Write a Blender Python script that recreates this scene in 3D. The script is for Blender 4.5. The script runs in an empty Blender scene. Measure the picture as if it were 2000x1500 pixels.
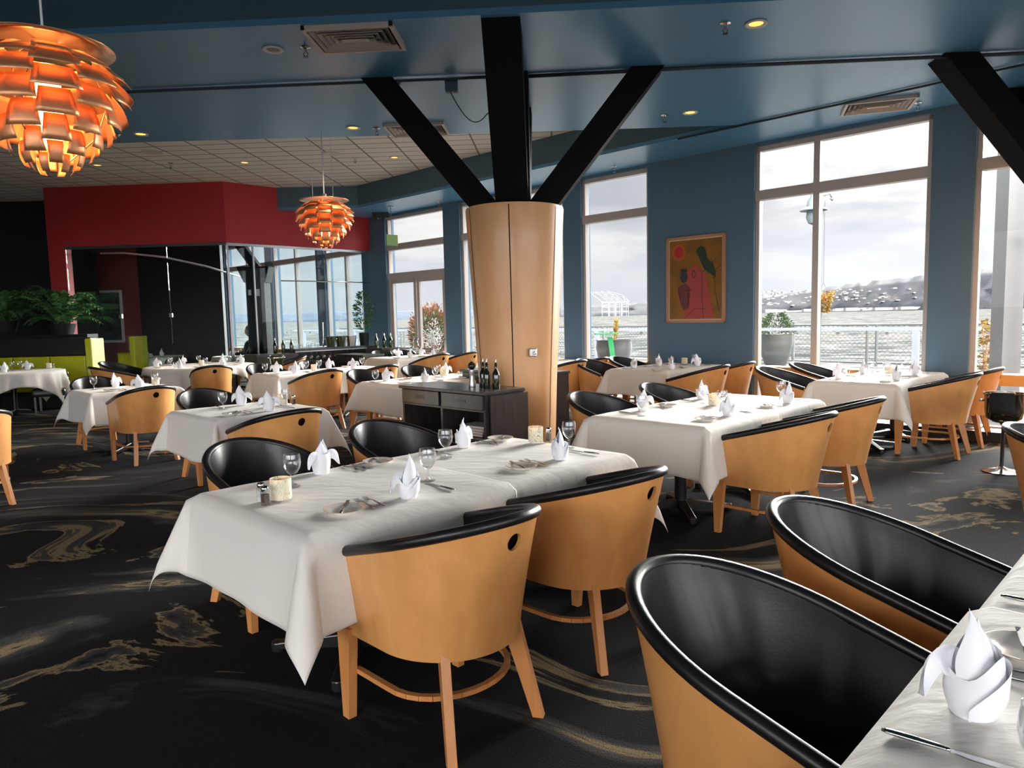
import bpy, bmesh, math, random
from mathutils import Vector, Matrix, noise
random.seed(7)
C = bpy.context.scene.collection
PI = math.pi
rad = math.radians

# tuning values: sky, sun, added rear sky fill, ceiling downlights, pendant bulbs
SKY_K = 2.6
SUN_E = 22.0
REAR_FILL = 11.0
DL_E = 60
LAMP_E = 8
CARPET_OFF = (-21.4, 6.6, 0.0)
# ------------------------------------------------------------------ camera
PITCH = math.atan(133 / 1400); ROLL = 0.022; EYE = 1.5
cam = bpy.data.objects.new('camera', bpy.data.cameras.new('camera'))
C.objects.link(cam)
cam.data.sensor_width = 36.0; cam.data.lens = 25.2
cam.data.clip_start = 0.05; cam.data.clip_end = 9000
_f = Vector((0, math.cos(PITCH), -math.sin(PITCH))); _u = Vector((0, math.sin(PITCH), math.cos(PITCH))); _r = Vector((1, 0, 0))
_rt = _r * math.cos(ROLL) - _u * math.sin(ROLL); _up = _r * math.sin(ROLL) + _u * math.cos(ROLL)
m = Matrix.Identity(4)
for i in range(3):
    m[i][0] = _rt[i]; m[i][1] = _up[i]; m[i][2] = -_f[i]
m[2][3] = EYE
cam.matrix_world = m
bpy.context.scene.camera = cam

# ------------------------------------------------------------------ exposure
sc = bpy.context.scene
sc.view_settings.view_transform = 'Standard'
sc.view_settings.look = 'None'
sc.view_settings.gamma = 1.0
sc.view_settings.use_curve_mapping = False
sc.view_settings.exposure = 0.45
try:
    sc.cycles.max_bounces = 10; sc.cycles.diffuse_bounces = 5; sc.cycles.transparent_max_bounces = 24
    sc.cycles.sample_clamp_indirect = 6.0; sc.cycles.caustics_reflective = False; sc.cycles.caustics_refractive = False
except Exception:
    pass

# ------------------------------------------------------------------ room axes (the window wall runs at 45 degrees to the view)
TH = rad(45.2)
AX = Vector((math.cos(TH), math.sin(TH), 0)); BX = Vector((math.sin(TH), -math.cos(TH), 0))
def P(A, B, z=0.0): return AX * A + BX * B + Vector((0, 0, z))

# ------------------------------------------------------------------ world: overcast sky, brighter overhead, cloud banks
W = bpy.data.worlds.new('sky'); sc.world = W; W.use_nodes = True
nt = W.node_tree; nt.nodes.clear()
def N(t, tree=None, **kw):
    n = (tree or nt).nodes.new(t)
    for k, v in kw.items():
        if k.startswith('i_'): n.inputs[int(k[2:]) if k[2:].isdigit() else k[2:].replace('_', ' ')].default_value = v
        else: setattr(n, k, v)
    return n
def ramp(n, stops):
    el = n.color_ramp.elements
    while len(el) > 1: el.remove(el[-1])
    el[0].position = stops[0][0]; el[0].color = stops[0][1]
    for p, c in stops[1:]:
        e = el.new(p); e.color = c
L = nt.links.new
tc = N('ShaderNodeTexCoord'); sep = N('ShaderNodeSeparateXYZ'); L(tc.outputs['Generated'], sep.inputs[0])
mp = N('ShaderNodeMapping'); mp.inputs['Scale'].default_value = (3.0, 3.0, 15.0); L(tc.outputs['Generated'], mp.inputs[0])
nz = N('ShaderNodeTexNoise'); nz.inputs['Scale'].default_value = 1.0; nz.inputs['Detail'].default_value = 7; nz.inputs['Roughness'].default_value = .55; L(mp.outputs[0], nz.inputs['Vector'])
cr = N('ShaderNodeValToRGB'); L(nz.outputs['Fac'], cr.inputs[0])
ramp(cr, [(0.38, (.50, .515, .56, 1)), (0.47, (.64, .63, .65, 1)), (0.54, (.88, .85, .82, 1)), (0.64, (1.0, .985, .95, 1))])
# pale blue-grey band low on the horizon
cz = N('ShaderNodeValToRGB'); L(sep.outputs['Z'], cz.inputs[0])
ramp(cz, [(0.0, (1, 1, 1, 1)), (0.06, (.75, .75, .75, 1)), (0.14, (0, 0, 0, 1))])
mx = N('ShaderNodeMix', data_type='RGBA'); L(cz.outputs[0], mx.inputs[0]); L(cr.outputs[0], mx.inputs[6]); mx.inputs[7].default_value = (.74, .76, .82, 1)
# brightness grows towards the zenith, and towards the veiled sun
st = N('ShaderNodeValToRGB'); L(sep.outputs['Z'], st.inputs[0])
ramp(st, [(0.0, (.30, .30, .30, 1)), (0.25, (.34, .34, .34, 1)), (0.45, (.75, .75, .75, 1)), (1.0, (.8, .8, .8, 1))])
vm = N('ShaderNodeVectorMath', operation='DOT_PRODUCT'); L(tc.outputs['Generated'], vm.inputs[0]); vm.inputs[1].default_value = Vector((.56, .80, .21)).normalized()
sg = N('ShaderNodeValToRGB'); L(vm.outputs['Value'], sg.inputs[0])
ramp(sg, [(0.90, (0, 0, 0, 1)), (1.0, (.10, .10, .10, 1))])
add = N('ShaderNodeMath', operation='ADD'); L(st.outputs[0], add.inputs[0]); L(sg.outputs[0], add.inputs[1])
mul = N('ShaderNodeMath', operation='MULTIPLY'); L(add.outputs[0], mul.inputs[0]); mul.inputs[1].default_value = SKY_K
rv = N('ShaderNodeVectorMath', operation='DOT_PRODUCT'); L(tc.outputs['Generated'], rv.inputs[0]); rv.inputs[1].default_value = Vector((.10, -.97, .22)).normalized()  # sky behind the camera boosted, added as fill for the interior
rr = N('ShaderNodeMapRange'); L(rv.outputs['Value'], rr.inputs[0]); rr.inputs[1].default_value = .2; rr.inputs[2].default_value = .95; rr.inputs[3].default_value = 1.0; rr.inputs[4].default_value = REAR_FILL
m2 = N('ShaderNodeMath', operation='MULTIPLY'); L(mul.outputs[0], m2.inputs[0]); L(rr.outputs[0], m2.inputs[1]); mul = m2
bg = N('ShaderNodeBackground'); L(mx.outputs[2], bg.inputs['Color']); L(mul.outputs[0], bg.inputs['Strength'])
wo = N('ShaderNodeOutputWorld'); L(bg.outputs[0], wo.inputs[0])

# the sun behind thin cloud: a very soft, low light through the window wall
def sun(name, frm, energy, ang, col):
    l = bpy.data.lights.new(name, 'SUN'); l.energy = energy; l.angle = rad(ang); l.color = col
    o = bpy.data.objects.new(name, l); C.objects.link(o)
    o.rotation_euler = Vector(frm).to_track_quat('Z', 'Y').to_euler()
    return o
sun('veiled_sun', (.60, .76, .24), SUN_E, 38, (1.0, .965, .92))

# ------------------------------------------------------------------ materials
def mat(name, col, rough=.5, metal=0.0, spec=.5, coat=0.0, trans=0.0, emit=None, es=0.0, bump=0.0, bscale=200, var=0.0, vscale=6, subsurf=0, sheen=0):
    m = bpy.data.materials.new(name); m.use_nodes = True
    t = m.node_tree; b = t.nodes['Principled BSDF']
    b.inputs['Base Color'].default_value = (*col, 1); b.inputs['Roughness'].default_value = rough
    b.inputs['Metallic'].default_value = metal; b.inputs['Specular IOR Level'].default_value = spec
    b.inputs['Coat Weight'].default_value = coat; b.inputs['Coat Roughness'].default_value = .12
    b.inputs['Transmission Weight'].default_value = trans
    b.inputs['Sheen Weight'].default_value = sheen
    if emit: b.inputs['Emission Color'].default_value = (*emit, 1); b.inputs['Emission Strength'].default_value = es
    tcx = N('ShaderNodeTexCoord', t)
    if var:
        n = N('ShaderNodeTexNoise', t); n.inputs['Scale'].default_value = vscale; n.inputs['Detail'].default_value = 5
        t.links.new(tcx.outputs['Object'], n.inputs['Vector'])
        r = N('ShaderNodeValToRGB', t); t.links.new(n.outputs['Fac'], r.inputs[0])
        ramp(r, [(.3, (*[c * (1 - var) for c in col], 1)), (.7, (*[min(1, c * (1 + var)) for c in col], 1))])
        t.links.new(r.outputs[0], b.inputs['Base Color'])
    if bump:
        n = N('ShaderNodeTexNoise', t); n.inputs['Scale'].default_value = bscale; n.inputs['Detail'].default_value = 3
        t.links.new(tcx.outputs['Object'], n.inputs['Vector'])
        bp = N('ShaderNodeBump', t); bp.inputs['Strength'].default_value = bump; bp.inputs['Distance'].default_value = .01
        t.links.new(n.outputs['Fac'], bp.inputs['Height']); t.links.new(bp.outputs[0], b.inputs['Normal'])
    return m

def wood_mat(name, c1, c2, rough=.35, scale=(3, 3, .5), coat=.25, blot=.12):
    m = bpy.data.materials.new(name); m.use_nodes = True
    t = m.node_tree; b = t.nodes['Principled BSDF']
    tcx = N('ShaderNodeTexCoord', t); mpx = N('ShaderNodeMapping', t); mpx.inputs['Scale'].default_value = scale
    t.links.new(tcx.outputs['Object'], mpx.inputs[0])
    n = N('ShaderNodeTexNoise', t); n.inputs['Scale'].default_value = 9; n.inputs['Detail'].default_value = 8; n.inputs['Distortion'].default_value = .6
    t.links.new(mpx.outputs[0], n.inputs['Vector'])
    n2 = N('ShaderNodeTexNoise', t); n2.inputs['Scale'].default_value = 3.2; n2.inputs['Detail'].default_value = 2
    t.links.new(tcx.outputs['Object'], n2.inputs['Vector'])
    ad = N('ShaderNodeMath', t, operation='MULTIPLY_ADD'); t.links.new(n2.outputs['Fac'], ad.inputs[0]); ad.inputs[1].default_value = .5; t.links.new(n.outputs['Fac'], ad.inputs[2])
    r = N('ShaderNodeValToRGB', t); t.links.new(ad.outputs[0], r.inputs[0])
    ramp(r, [(.55, (*c1, 1)), (.95, (*c2, 1))])
    t.links.new(r.outputs[0], b.inputs['Base Color'])
    b.inputs['Roughness'].default_value = rough; b.inputs['Coat Weight'].default_value = coat; b.inputs['Coat Roughness'].default_value = .2
    return m

def glass_mat(name, tint=(1, 1, 1), base=.03, edge=.8, power=4.5, refl=1.0, rough=0.0):
    """clear sheet or thin-walled glass: transparent body, Fresnel reflection"""
    m = bpy.data.materials.new(name); m.use_nodes = True
    t = m.node_tree; t.nodes.clear()
    o = N('ShaderNodeOutputMaterial', t); mixs = N('ShaderNodeMixShader', t)
    tr = N('ShaderNodeBsdfTransparent', t); tr.inputs[0].default_value = (*tint, 1)
    gl = N('ShaderNodeBsdfGlossy', t); gl.inputs['Roughness'].default_value = rough; gl.inputs[0].default_value = (refl, refl, refl, 1)
    lw = N('ShaderNodeLayerWeight', t); lw.inputs['Blend'].default_value = .5
    pw_ = N('ShaderNodeMath', t, operation='POWER'); t.links.new(lw.outputs['Facing'], pw_.inputs[0]); pw_.inputs[1].default_value = power
    fr = N('ShaderNodeMath', t, operation='MULTIPLY_ADD'); t.links.new(pw_.outputs[0], fr.inputs[0]); fr.inputs[1].default_value = edge; fr.inputs[2].default_value = base
    t.links.new(fr.outputs[0], mixs.inputs[0]); t.links.new(tr.outputs[0], mixs.inputs[1]); t.links.new(gl.outputs[0], mixs.inputs[2])
    t.links.new(mixs.outputs[0], o.inputs[0])
    return m

M = {}
M['blue'] = mat('blue_wall_paint', (.095, .175, .255), .45, spec=.4, var=.05, vscale=.8)
M['blue_ceil'] = mat('blue_semi_gloss_ceiling_paint', (.085, .27, .48), .34, spec=.9, coat=.28, var=.04, vscale=.7)
M['blue_ceil'].node_tree.nodes['Principled BSDF'].inputs['Coat Roughness'].default_value = .34
M['blue_ceil'].node_tree.nodes['Principled BSDF'].inputs['Specular Tint'].default_value = (.60, .82, 1, 1)
M['blue_fascia'] = mat('dark_blue_fascia_paint', (.060, .130, .185), .5)
M['red'] = mat('red_wall_paint', (.50, .034, .044), .5, var=.06, vscale=1)
M['maroon'] = mat('maroon_paint', (.24, .055, .05), .55)
M['conduit'] = mat('dark_blue_conduit', (.020, .040, .060), .5)
M['black_wall'] = mat('black_wall_paint', (.014, .014, .017), .6, spec=.3)
M['dark'] = mat('beige_bounce_wall', (.34, .31, .28), .7)  # unseen left wall, tone lightened to bounce fill into the room
M['wood'] = wood_mat('chair_maple_veneer', (.58, .265, .080), (.68, .33, .11), .34, (1.2, 1.2, .5))
M['legwood'] = wood_mat('chair_leg_wood', (.50, .20, .060), (.60, .26, .085), .4)
M['colwood'] = wood_mat('column_maple_veneer', (.70, .375, .165), (.76, .42, .20), .38, (1, 1, .3))
M['leather'] = mat('black_leather', (.007, .007, .008), .36, spec=.42, coat=.06, bump=.04, bscale=120)
M['black'] = mat('black_timber_stain', (.004, .004, .005), .7, bump=.25, bscale=25, spec=.12)
M['blackmetal'] = mat('black_metal', (.012, .012, .012), .3, spec=.6)
M['dkwood'] = wood_mat('espresso_wood', (.022, .018, .018), (.05, .043, .042), .32, (2, 2, .3), coat=.4)
M['frame'] = mat('taupe_window_frame', (.50, .455, .43), .4)
M['mustard'] = mat('varnished_sill_wood', (.55, .31, .10), .35)
M['plinth'] = mat('black_plinth', (.012, .012, .013), .5)
M['glass'] = glass_mat('window_glass', (.98, .99, .99), .008, .5)
M['gglass'] = glass_mat('partition_glass', (.90, .95, .95), .06, .8, 4)
M['sglass'] = glass_mat('side_partition_glass', (.88, .95, .96), .015, .35, 4)
M['wglass'] = glass_mat('drinking_glass', (.95, .96, .97), .05, .75, 2.2)
M['chrome'] = mat('polished_steel', (.62, .61, .60), .14, 1.0)
M['steel'] = mat('brushed_steel', (.50, .50, .52), .28, 1.0)
M['outwhite'] = mat('dimmed_white_paint', (.25, .27, .31), .5)  # white darkened to offset the strong outdoor light
M['white'] = mat('white_paint', (.72, .73, .76), .45)
M['vent'] = mat('beige_vent_metal', (.58, .53, .49), .5)
M['porc'] = mat('cream_porcelain', (.82, .79, .72), .18, coat=.5)
M['gold'] = mat('brown_rim_line', (.42, .33, .22), .35)
M['napkin'] = mat('white_linen_napkin', (.86, .87, .91), .8, sheen=.3, bump=.05, bscale=300)
M['pepper'] = mat('ground_pepper', (.09, .06, .045), .9, var=.5, vscale=300)
M['salt'] = mat('white_salt', (.72, .72, .72), .9)
M['lime'] = mat('lime_green_vinyl', (.46, .50, .015), .45)
M['booth'] = mat('black_booth_vinyl', (.02, .02, .023), .35, coat=.2)
M['copper'] = mat('copper_leaf', (.78, .36, .17), .42, .7)
M['lampcap'] = mat('copper_cap', (.80, .42, .22), .3, .85)
M['glow'] = mat('lamp_glow', (1, .6, .3), .5, emit=(1, .50, .17), es=10)
M['amber'] = mat('downlight_amber', (1, .6, .2), .5, emit=(1, .46, .07), es=1.6)
M['dimlight'] = mat('unlit_downlight_lens', (.25, .2, .19), .4)
M['green_leaf'] = mat('green_leaf', (.045, .12, .035), .4, var=.45, vscale=9)
M['fern_leaf'] = mat('dark_fern_leaf', (.08, .20, .07), .32, var=.4, vscale=9)
M['bush'] = mat('red_tipped_leaf', (.20, .085, .045), .6, var=.5, vscale=14)
M['yellow_leaf'] = mat('yellow_leaf', (.30, .19, .045), .6, var=.3, vscale=14)
M['pot'] = mat('grey_glazed_pot', (.075, .075, .072), .35)
M['deck'] = mat('concrete_deck', (.13, .125, .12), .9, spec=.1, var=.15, vscale=1)
M['rail_grey'] = mat('grey_rail', (.085, .09, .09), .5)
M['skin'] = mat('skin', (.45, .25, .18), .6)
M['hair'] = mat('brown_hair', (.10, .06, .04), .7)
M['jacket'] = mat('black_jacket', (.01, .01, .012), .8)
M['bottle'] = glass_mat('green_bottle_glass', (.10, .34, .06), .06, .6)
M['dkbottle'] = mat('dark_oil_bottle', (.010, .014, .008), .08, coat=.8)
M['oil'] = mat('dark_glass', (.03, .05, .02), .1, coat=.8)
M['fabric_black'] = mat('black_cloth', (.008, .008, .008), .9)

# tablecloth: cream linen that lets light through
def cloth_mat():
    m = bpy.data.materials.new('cream_linen_cloth'); m.use_nodes = True
    t = m.node_tree; b = t.nodes['Principled BSDF']; o = t.nodes['Material Output']
    b.inputs['Base Color'].default_value = (.83, .80, .755, 1); b.inputs['Roughness'].default_value = .75; b.inputs['Sheen Weight'].default_value = .2
    tl = N('ShaderNodeBsdfTranslucent', t); tl.inputs[0].default_value = (.75, .62, .36, 1)
    ms = N('ShaderNodeMixShader', t); ms.inputs[0].default_value = .22
    t.links.new(b.outputs[0], ms.inputs[1]); t.links.new(tl.outputs[0], ms.inputs[2]); t.links.new(ms.outputs[0], o.inputs[0])
    tcx = N('ShaderNodeTexCoord', t); mpx = N('ShaderNodeMapping', t); mpx.inputs['Scale'].default_value = (1, 3, 1); mpx.inputs['Rotation'].default_value = (0, 0, rad(45))
    t.links.new(tcx.outputs['Object'], mpx.inputs[0])
    n = N('ShaderNodeTexNoise', t); n.inputs['Scale'].default_value = 7; n.inputs['Detail'].default_value = 6
    t.links.new(mpx.outputs[0], n.inputs['Vector'])
    bp = N('ShaderNodeBump', t); bp.inputs['Strength'].default_value = .30; bp.inputs['Distance'].default_value = .02
    t.links.new(n.outputs['Fac'], bp.inputs['Height']); t.links.new(bp.outputs[0], b.inputs['Normal'])
    return m
M['cloth'] = cloth_mat()

def carpet_mat():
    m = bpy.data.materials.new('charcoal_swirl_carpet'); m.use_nodes = True
    t = m.node_tree; b = t.nodes['Principled BSDF']; b.inputs['Roughness'].default_value = .95; b.inputs['Specular IOR Level'].default_value = .15
    tcx = N('ShaderNodeTexCoord', t)
    off_ = N('ShaderNodeVectorMath', t, operation='ADD'); t.links.new(tcx.outputs['Object'], off_.inputs[0]); off_.inputs[1].default_value = CARPET_OFF
    w = N('ShaderNodeTexNoise', t); w.inputs['Scale'].default_value = .38; w.inputs['Detail'].default_value = 1.5
    t.links.new(off_.outputs[0], w.inputs['Vector'])
    sub = N('ShaderNodeVectorMath', t, operation='MULTIPLY_ADD'); t.links.new(w.outputs['Color'], sub.inputs[0]); sub.inputs[1].default_value = (4.0, 4.0, 0); t.links.new(off_.outputs[0], sub.inputs[2])
    mpx = N('ShaderNodeMapping', t); mpx.inputs['Rotation'].default_value = (0, 0, rad(-38)); mpx.inputs['Scale'].default_value = (.55, 2.3, 1)
    t.links.new(sub.outputs[0], mpx.inputs[0])
    n = N('ShaderNodeTexNoise', t); n.inputs['Scale'].default_value = .62; n.inputs['Detail'].default_value = 9; n.inputs['Roughness'].default_value = .60; n.inputs['Distortion'].default_value = .35
    t.links.new(mpx.outputs[0], n.inputs['Vector'])
    r = N('ShaderNodeValToRGB', t); t.links.new(n.outputs['Fac'], r.inputs[0])
    k = (.0065, .0065, .0085, 1); g1 = (.030, .031, .032, 1); tn = (.20, .155, .085, 1)
    ramp(r, [(.0, k), (.365, k), (.378, g1), (.405, (.052, .052, .048, 1)), (.41, tn), (.422, tn), (.428, k), (.545, (.008, .008, .010, 1)), (.575, g1), (.61, (.062, .060, .055, 1)), (.622, tn), (.64, (.24, .19, .11, 1)), (.65, g1), (.72, (.075, .072, .065, 1))])
    f = N('ShaderNodeTexNoise', t); f.inputs['Scale'].default_value = 160; f.inputs['Detail'].default_value = 2
    t.links.new(tcx.outputs['Object'], f.inputs['Vector'])
    mx = N('ShaderNodeMix', t, data_type='RGBA', blend_type='MULTIPLY'); mx.inputs[0].default_value = .75
    r2 = N('ShaderNodeValToRGB', t); ramp(r2, [(.3, (.45, .45, .45, 1)), (.7, (1.5, 1.5, 1.5, 1))]); t.links.new(f.outputs['Fac'], r2.inputs[0])
    t.links.new(r.outputs[0], mx.inputs[6]); t.links.new(r2.outputs[0], mx.inputs[7]); t.links.new(mx.outputs[2], b.inputs['Base Color'])
    bp = N('ShaderNodeBump', t); bp.inputs['Strength'].default_value = .5; bp.inputs['Distance'].default_value = .01
    t.links.new(f.outputs['Fac'], bp.inputs['Height']); t.links.new(bp.outputs[0], b.inputs['Normal'])
    return m
M['carpet'] = carpet_mat()

def tile_mat():
    m = bpy.data.materials.new('ceiling_tile_grid'); m.use_nodes = True
    t = m.node_tree; b = t.nodes['Principled BSDF']; b.inputs['Roughness'].default_value = .8
    tcx = N('ShaderNodeTexCoord', t); mpx = N('ShaderNodeMapping', t); mpx.inputs['Rotation'].default_value = (0, 0, rad(3.5))
    t.links.new(tcx.outputs['Object'], mpx.inputs[0])
    br = N('ShaderNodeTexBrick', t); br.offset = 0; br.inputs['Scale'].default_value = 1.0; br.inputs['Brick Width'].default_value = .61; br.inputs['Row Height'].default_value = .305
    br.inputs['Mortar Size'].default_value = .015; br.inputs['Color1'].default_value = (.72, .70, .67, 1); br.inputs['Color2'].default_value = (.75, .73, .70, 1); br.inputs['Mortar'].default_value = (.20, .19, .18, 1)
    t.links.new(mpx.outputs[0], br.inputs['Vector']); t.links.new(br.outputs['Color'], b.inputs['Base Color'])
    return m
M['tile'] = tile_mat()

def candle_mat():
    m = bpy.data.materials.new('vine_pattern_votive_glass'); m.use_nodes = True
    t = m.node_tree; b = t.nodes['Principled BSDF']; b.inputs['Roughness'].default_value = .25; b.inputs['Subsurface Weight'].default_value = .2
    b.inputs['Coat Weight'].default_value = .5
    tcx = N('ShaderNodeTexCoord', t)
    n = N('ShaderNodeTexNoise', t); n.inputs['Scale'].default_value = 17; n.inputs['Detail'].default_value = 1.5; n.inputs['Distortion'].default_value = 2.5
    t.links.new(tcx.outputs['Object'], n.inputs['Vector'])
    r = N('ShaderNodeValToRGB', t); t.links.new(n.outputs['Fac'], r.inputs[0])
    cm = (.86, .76, .58, 1)
    ramp(r, [(.0, cm), (.485, cm), (.50, (.28, .16, .07, 1)), (.515, cm), (.60, cm), (.61, (.5, .33, .17, 1)), (.62, cm)])
    t.links.new(r.outputs[0], b.inputs['Base Color'])
    return m
M['votive'] = candle_mat()

# ------------------------------------------------------------------ object helpers
def tag(o, label=None, cat=None, group=None, kind=None):
    if label: o['label'] = label
    if cat: o['category'] = cat
    if group: o['group'] = group
    if kind: o['kind'] = kind
    return o
def obj(name, bm, m, parent=None, smooth=False, sharp=None, recalc=True):
    if recalc: bmesh.ops.recalc_face_normals(bm, faces=bm.faces)
    me = bpy.data.meshes.new(name); bm.to_mesh(me); bm.free()
    if isinstance(m, (list, tuple)):
        for x in m: me.materials.append(x)
    else: me.materials.append(m)
    if smooth:
        for p in me.polygons: p.use_smooth = True
        if sharp is not None:
            try: me.set_sharp_from_angle(angle=rad(sharp))
            except Exception: pass
    o = bpy.data.objects.new(name, me); C.objects.link(o)
    if parent: o.parent = parent
    return o
def empty(name, loc=(0, 0, 0), rz=0):
    o = bpy.data.objects.new(name, None); C.objects.link(o); o.location = loc; o.rotation_euler = (0, 0, rz); o.empty_display_size = .1
    return o
def copy_tree(o, parent=None):
    c = o.copy(); C.objects.link(c)
    if parent: c.parent = parent
    for ch in list(KIDS.get(o.name, ())): copy_tree(ch, c)
    return c
KIDS = {}
def freeze(o):                      # remember the children of a prototype so that copies are quick
    KIDS[o.name] = list(o.children)
    for ch in o.children: freeze(ch)
    return o
def S(o): return tag(o, kind='structure')
def bm_new(): return bmesh.new()
def hexa(bm, pts, mi=0):
    v = [bm.verts.new(p) for p in pts]
    for q in ((0, 1, 2, 3), (4, 5, 6, 7), (0, 1, 5, 4), (1, 2, 6, 5), (2, 3, 7, 6), (3, 0, 4, 7)):
        f = bm.faces.new([v[i] for i in q]); f.material_index = mi
    return v
def bx(bm, x0, x1, y0, y1, z0, z1, mi=0):
    return hexa(bm, [(x0, y0, z0), (x1, y0, z0), (x1, y1, z0), (x0, y1, z0), (x0, y0, z1), (x1, y0, z1), (x1, y1, z1), (x0, y1, z1)], mi)
def bab(bm, A0, A1, B0, B1, z0, z1, mi=0):     # box in room axes
    return hexa(bm, [P(A0, B0, z0), P(A1, B0, z0), P(A1, B1, z0), P(A0, B1, z0), P(A0, B0, z1), P(A1, B0, z1), P(A1, B1, z1), P(A0, B1, z1)], mi)
def poly_prism(bm, pts, z0, z1, mi=0):
    lo = [bm.verts.new((p[0], p[1], z0)) for p in pts]; hi = [bm.verts.new((p[0], p[1], z1)) for p in pts]
    n = len(pts)
    for f in ([*lo], [*hi]): bm.faces.new(f).material_index = mi
    for i in range(n): bm.faces.new((lo[i], lo[(i + 1) % n], hi[(i + 1) % n], hi[i])).material_index = mi
def tube(bm, pts, r, seg=8, closed=False, cap=True, mi=0):
    pts = [Vector(p) for p in pts]; n = len(pts); rings = []
    rr = r if isinstance(r, (list, tuple)) else [r] * n
    prev = None
    for i, p in enumerate(pts):
        a = pts[(i - 1) % n] if (i > 0 or closed) else p; b = pts[(i + 1) % n] if (i < n - 1 or closed) else p
        d = (b - a).normalized() if (b - a).length > 1e-9 else Vector((0, 0, 1))
        if prev is None:
            s = d.cross(Vector((0, 0, 1)))
            if s.length < .05: s = d.cross(Vector((0, 1, 0)))
        else: s = prev - d * prev.dot(d)
        s.normalize(); prev = s; t = d.cross(s)
        rings.append([bm.verts.new(p + (s * math.cos(2 * PI * k / seg) + t * math.sin(2 * PI * k / seg)) * rr[i]) for k in range(seg)])
    for i in range(n if closed else n - 1):
        A, B = rings[i], rings[(i + 1) % n]
        for k in range(seg): bm.faces.new((A[k], A[(k + 1) % seg], B[(k + 1) % seg], B[k])).material_index = mi
    if cap and not closed:
        bm.faces.new(rings[0]).material_index = mi; bm.faces.new(rings[-1]).material_index = mi
def lathe(bm, prof, seg=24, c=(0, 0, 0), mi=0, closed=False, sx=1.0, sy=1.0):
    rings = []
    for r, z in prof:
        if r < 1e-6: rings.append([bm.verts.new((c[0], c[1], c[2] + z))])
        else: rings.append([bm.verts.new((c[0] + r * sx * math.cos(2 * PI * k / seg), c[1] + r * sy * math.sin(2 * PI * k / seg), c[2] + z)) for k in range(seg)])
    for i in range(len(rings) - 1):
        A, B = rings[i], rings[i + 1]
        for k in range(seg):
            k2 = (k + 1) % seg
            if len(A) == 1 and len(B) == 1: continue
            if len(A) == 1: f = bm.faces.new((A[0], B[k], B[k2]))
            elif len(B) == 1: f = bm.faces.new((A[k], A[k2], B[0]))
            else: f = bm.faces.new((A[k], A[k2], B[k2], B[k]))
            f.material_index = mi
def grid(bm, pts, mi=0, thick=0):
    vs = [[bm.verts.new(p) for p in row] for row in pts]
    for i in range(len(vs) - 1):
        for j in range(len(vs[0]) - 1):
            bm.faces.new((vs[i][j], vs[i][j + 1], vs[i + 1][j + 1], vs[i + 1][j])).material_index = mi
    return vs
def solidify(o, t, offset=-1):
    md = o.modifiers.new('thickness', 'SOLIDIFY'); md.thickness = t; md.offset = offset
    return o
def bevel(o, w=.004, seg=2):
    md = o.modifiers.new('bevel', 'BEVEL'); md.width = w; md.segments = seg; md.limit_method = 'ANGLE'
    return o
def merged(bm, d=1e-5):
    bmesh.ops.remove_doubles(bm, verts=bm.verts, dist=d)
# ================================================================== THE ROOM
WA = 9.5; ZC = 3.77; ZT = 4.21; SA = 8.44
b = bm_new(); poly_prism(b, [P(-6.5, 8), P(9.75, 8), P(9.75, -24), P(-6.5, -24)], -.12, 0)
S(obj('floor', b, M['carpet']))

# window wall: blue masonry with openings (B ranges along the wall)
OPEN = [(-21.6, -19.0), (-18.6, -16.3), (-15.9, -14.25), (-13.30, -11.30), (-10.80, -8.12), (-7.73, -6.40), (-4.67, -2.50), (-2.06, .60), (1.0, 3.4), (3.8, 6.6)]
b = bm_new(); prev = -24.0
for (u, v) in OPEN + [(8.0, 8.0)]:
    bab(b, WA, WA + .25, prev, u, 0, 4.4); prev = v
    if u < 8: bab(b, WA, WA + .25, u, v, 3.72, 4.4)
merged(b); S(obj('wall_right', b, M['blue']))
b = bm_new()
prev = -24.0
bab(b, 9.2, WA, -13.9, -13.3, 0, .115); bab(b, 9.2, WA, -11.3, 8, 0, .115)
S(obj('baseboard_right', b, M['plinth']))

def window(n, u, v, mull=(), trans=(3.07,), low=True, z1=3.72, door=False):
    e = S(empty('window_%d' % n, P(WA + .1, (u + v) / 2, 0)))
    inv = e.location.copy()
    def part(nm, bm_, m_, **k):
        for w_ in bm_.verts: w_.co -= inv
        return obj(nm, bm_, m_, e, **k)
    f = bm_new(); f0, f1 = WA + .05, WA + .15; zb = .60 if low else 0
    for (q0, q1) in ((u, u + .055), (v - .055, v)): bab(f, f0, f1, q0, q1, 0, z1)
    bab(f, f0, f1, u, v, z1 - .06, z1)
    for t in trans: bab(f, f0 - .02, f1, u, v, t - .065, t + .065)
    for q in mull: bab(f, f0 - .01, f1, q - .04, q + .04, zb, z1)
    if low:
        bab(f, f0, f1, u, v, .03, .13)
        for q in mull: bab(f, f0, f1, q - .03, q + .03, .1, .6)
    part('window_frame', f, M['frame'])
    if low:
        s = bm_new(); bab(s, WA - .05, WA + .16, u, v, .605, .73)
        part('window_sill', s, M['mustard'])
    zs = [(.13, .6)] if low else []
    edges = sorted(set([zb + (.13 if low else 0)] + list(trans) + [z1 - .06]))
    if not door: zs += [(edges[i], edges[i + 1]) for i in range(len(edges) - 1)]
    else: zs += [(edges[i], edges[i + 1]) for i in range(1, len(edges) - 1)]
    bs = [u + .05] + list(mull) + [v - .05]
    if door: bs = [u + .05, v - .05]
    for (za, zb_) in zs:
        for i in range(len(bs) - 1):
            g = bm_new(); bab(g, WA + .095, WA + .103, bs[i] + .02, bs[i + 1] - .02, za + .03, zb_ - .03); part('pane', g, M['glass'])
    return e
window(1, *OPEN[3], trans=(3.06, 2.43), low=False, door=True)
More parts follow.
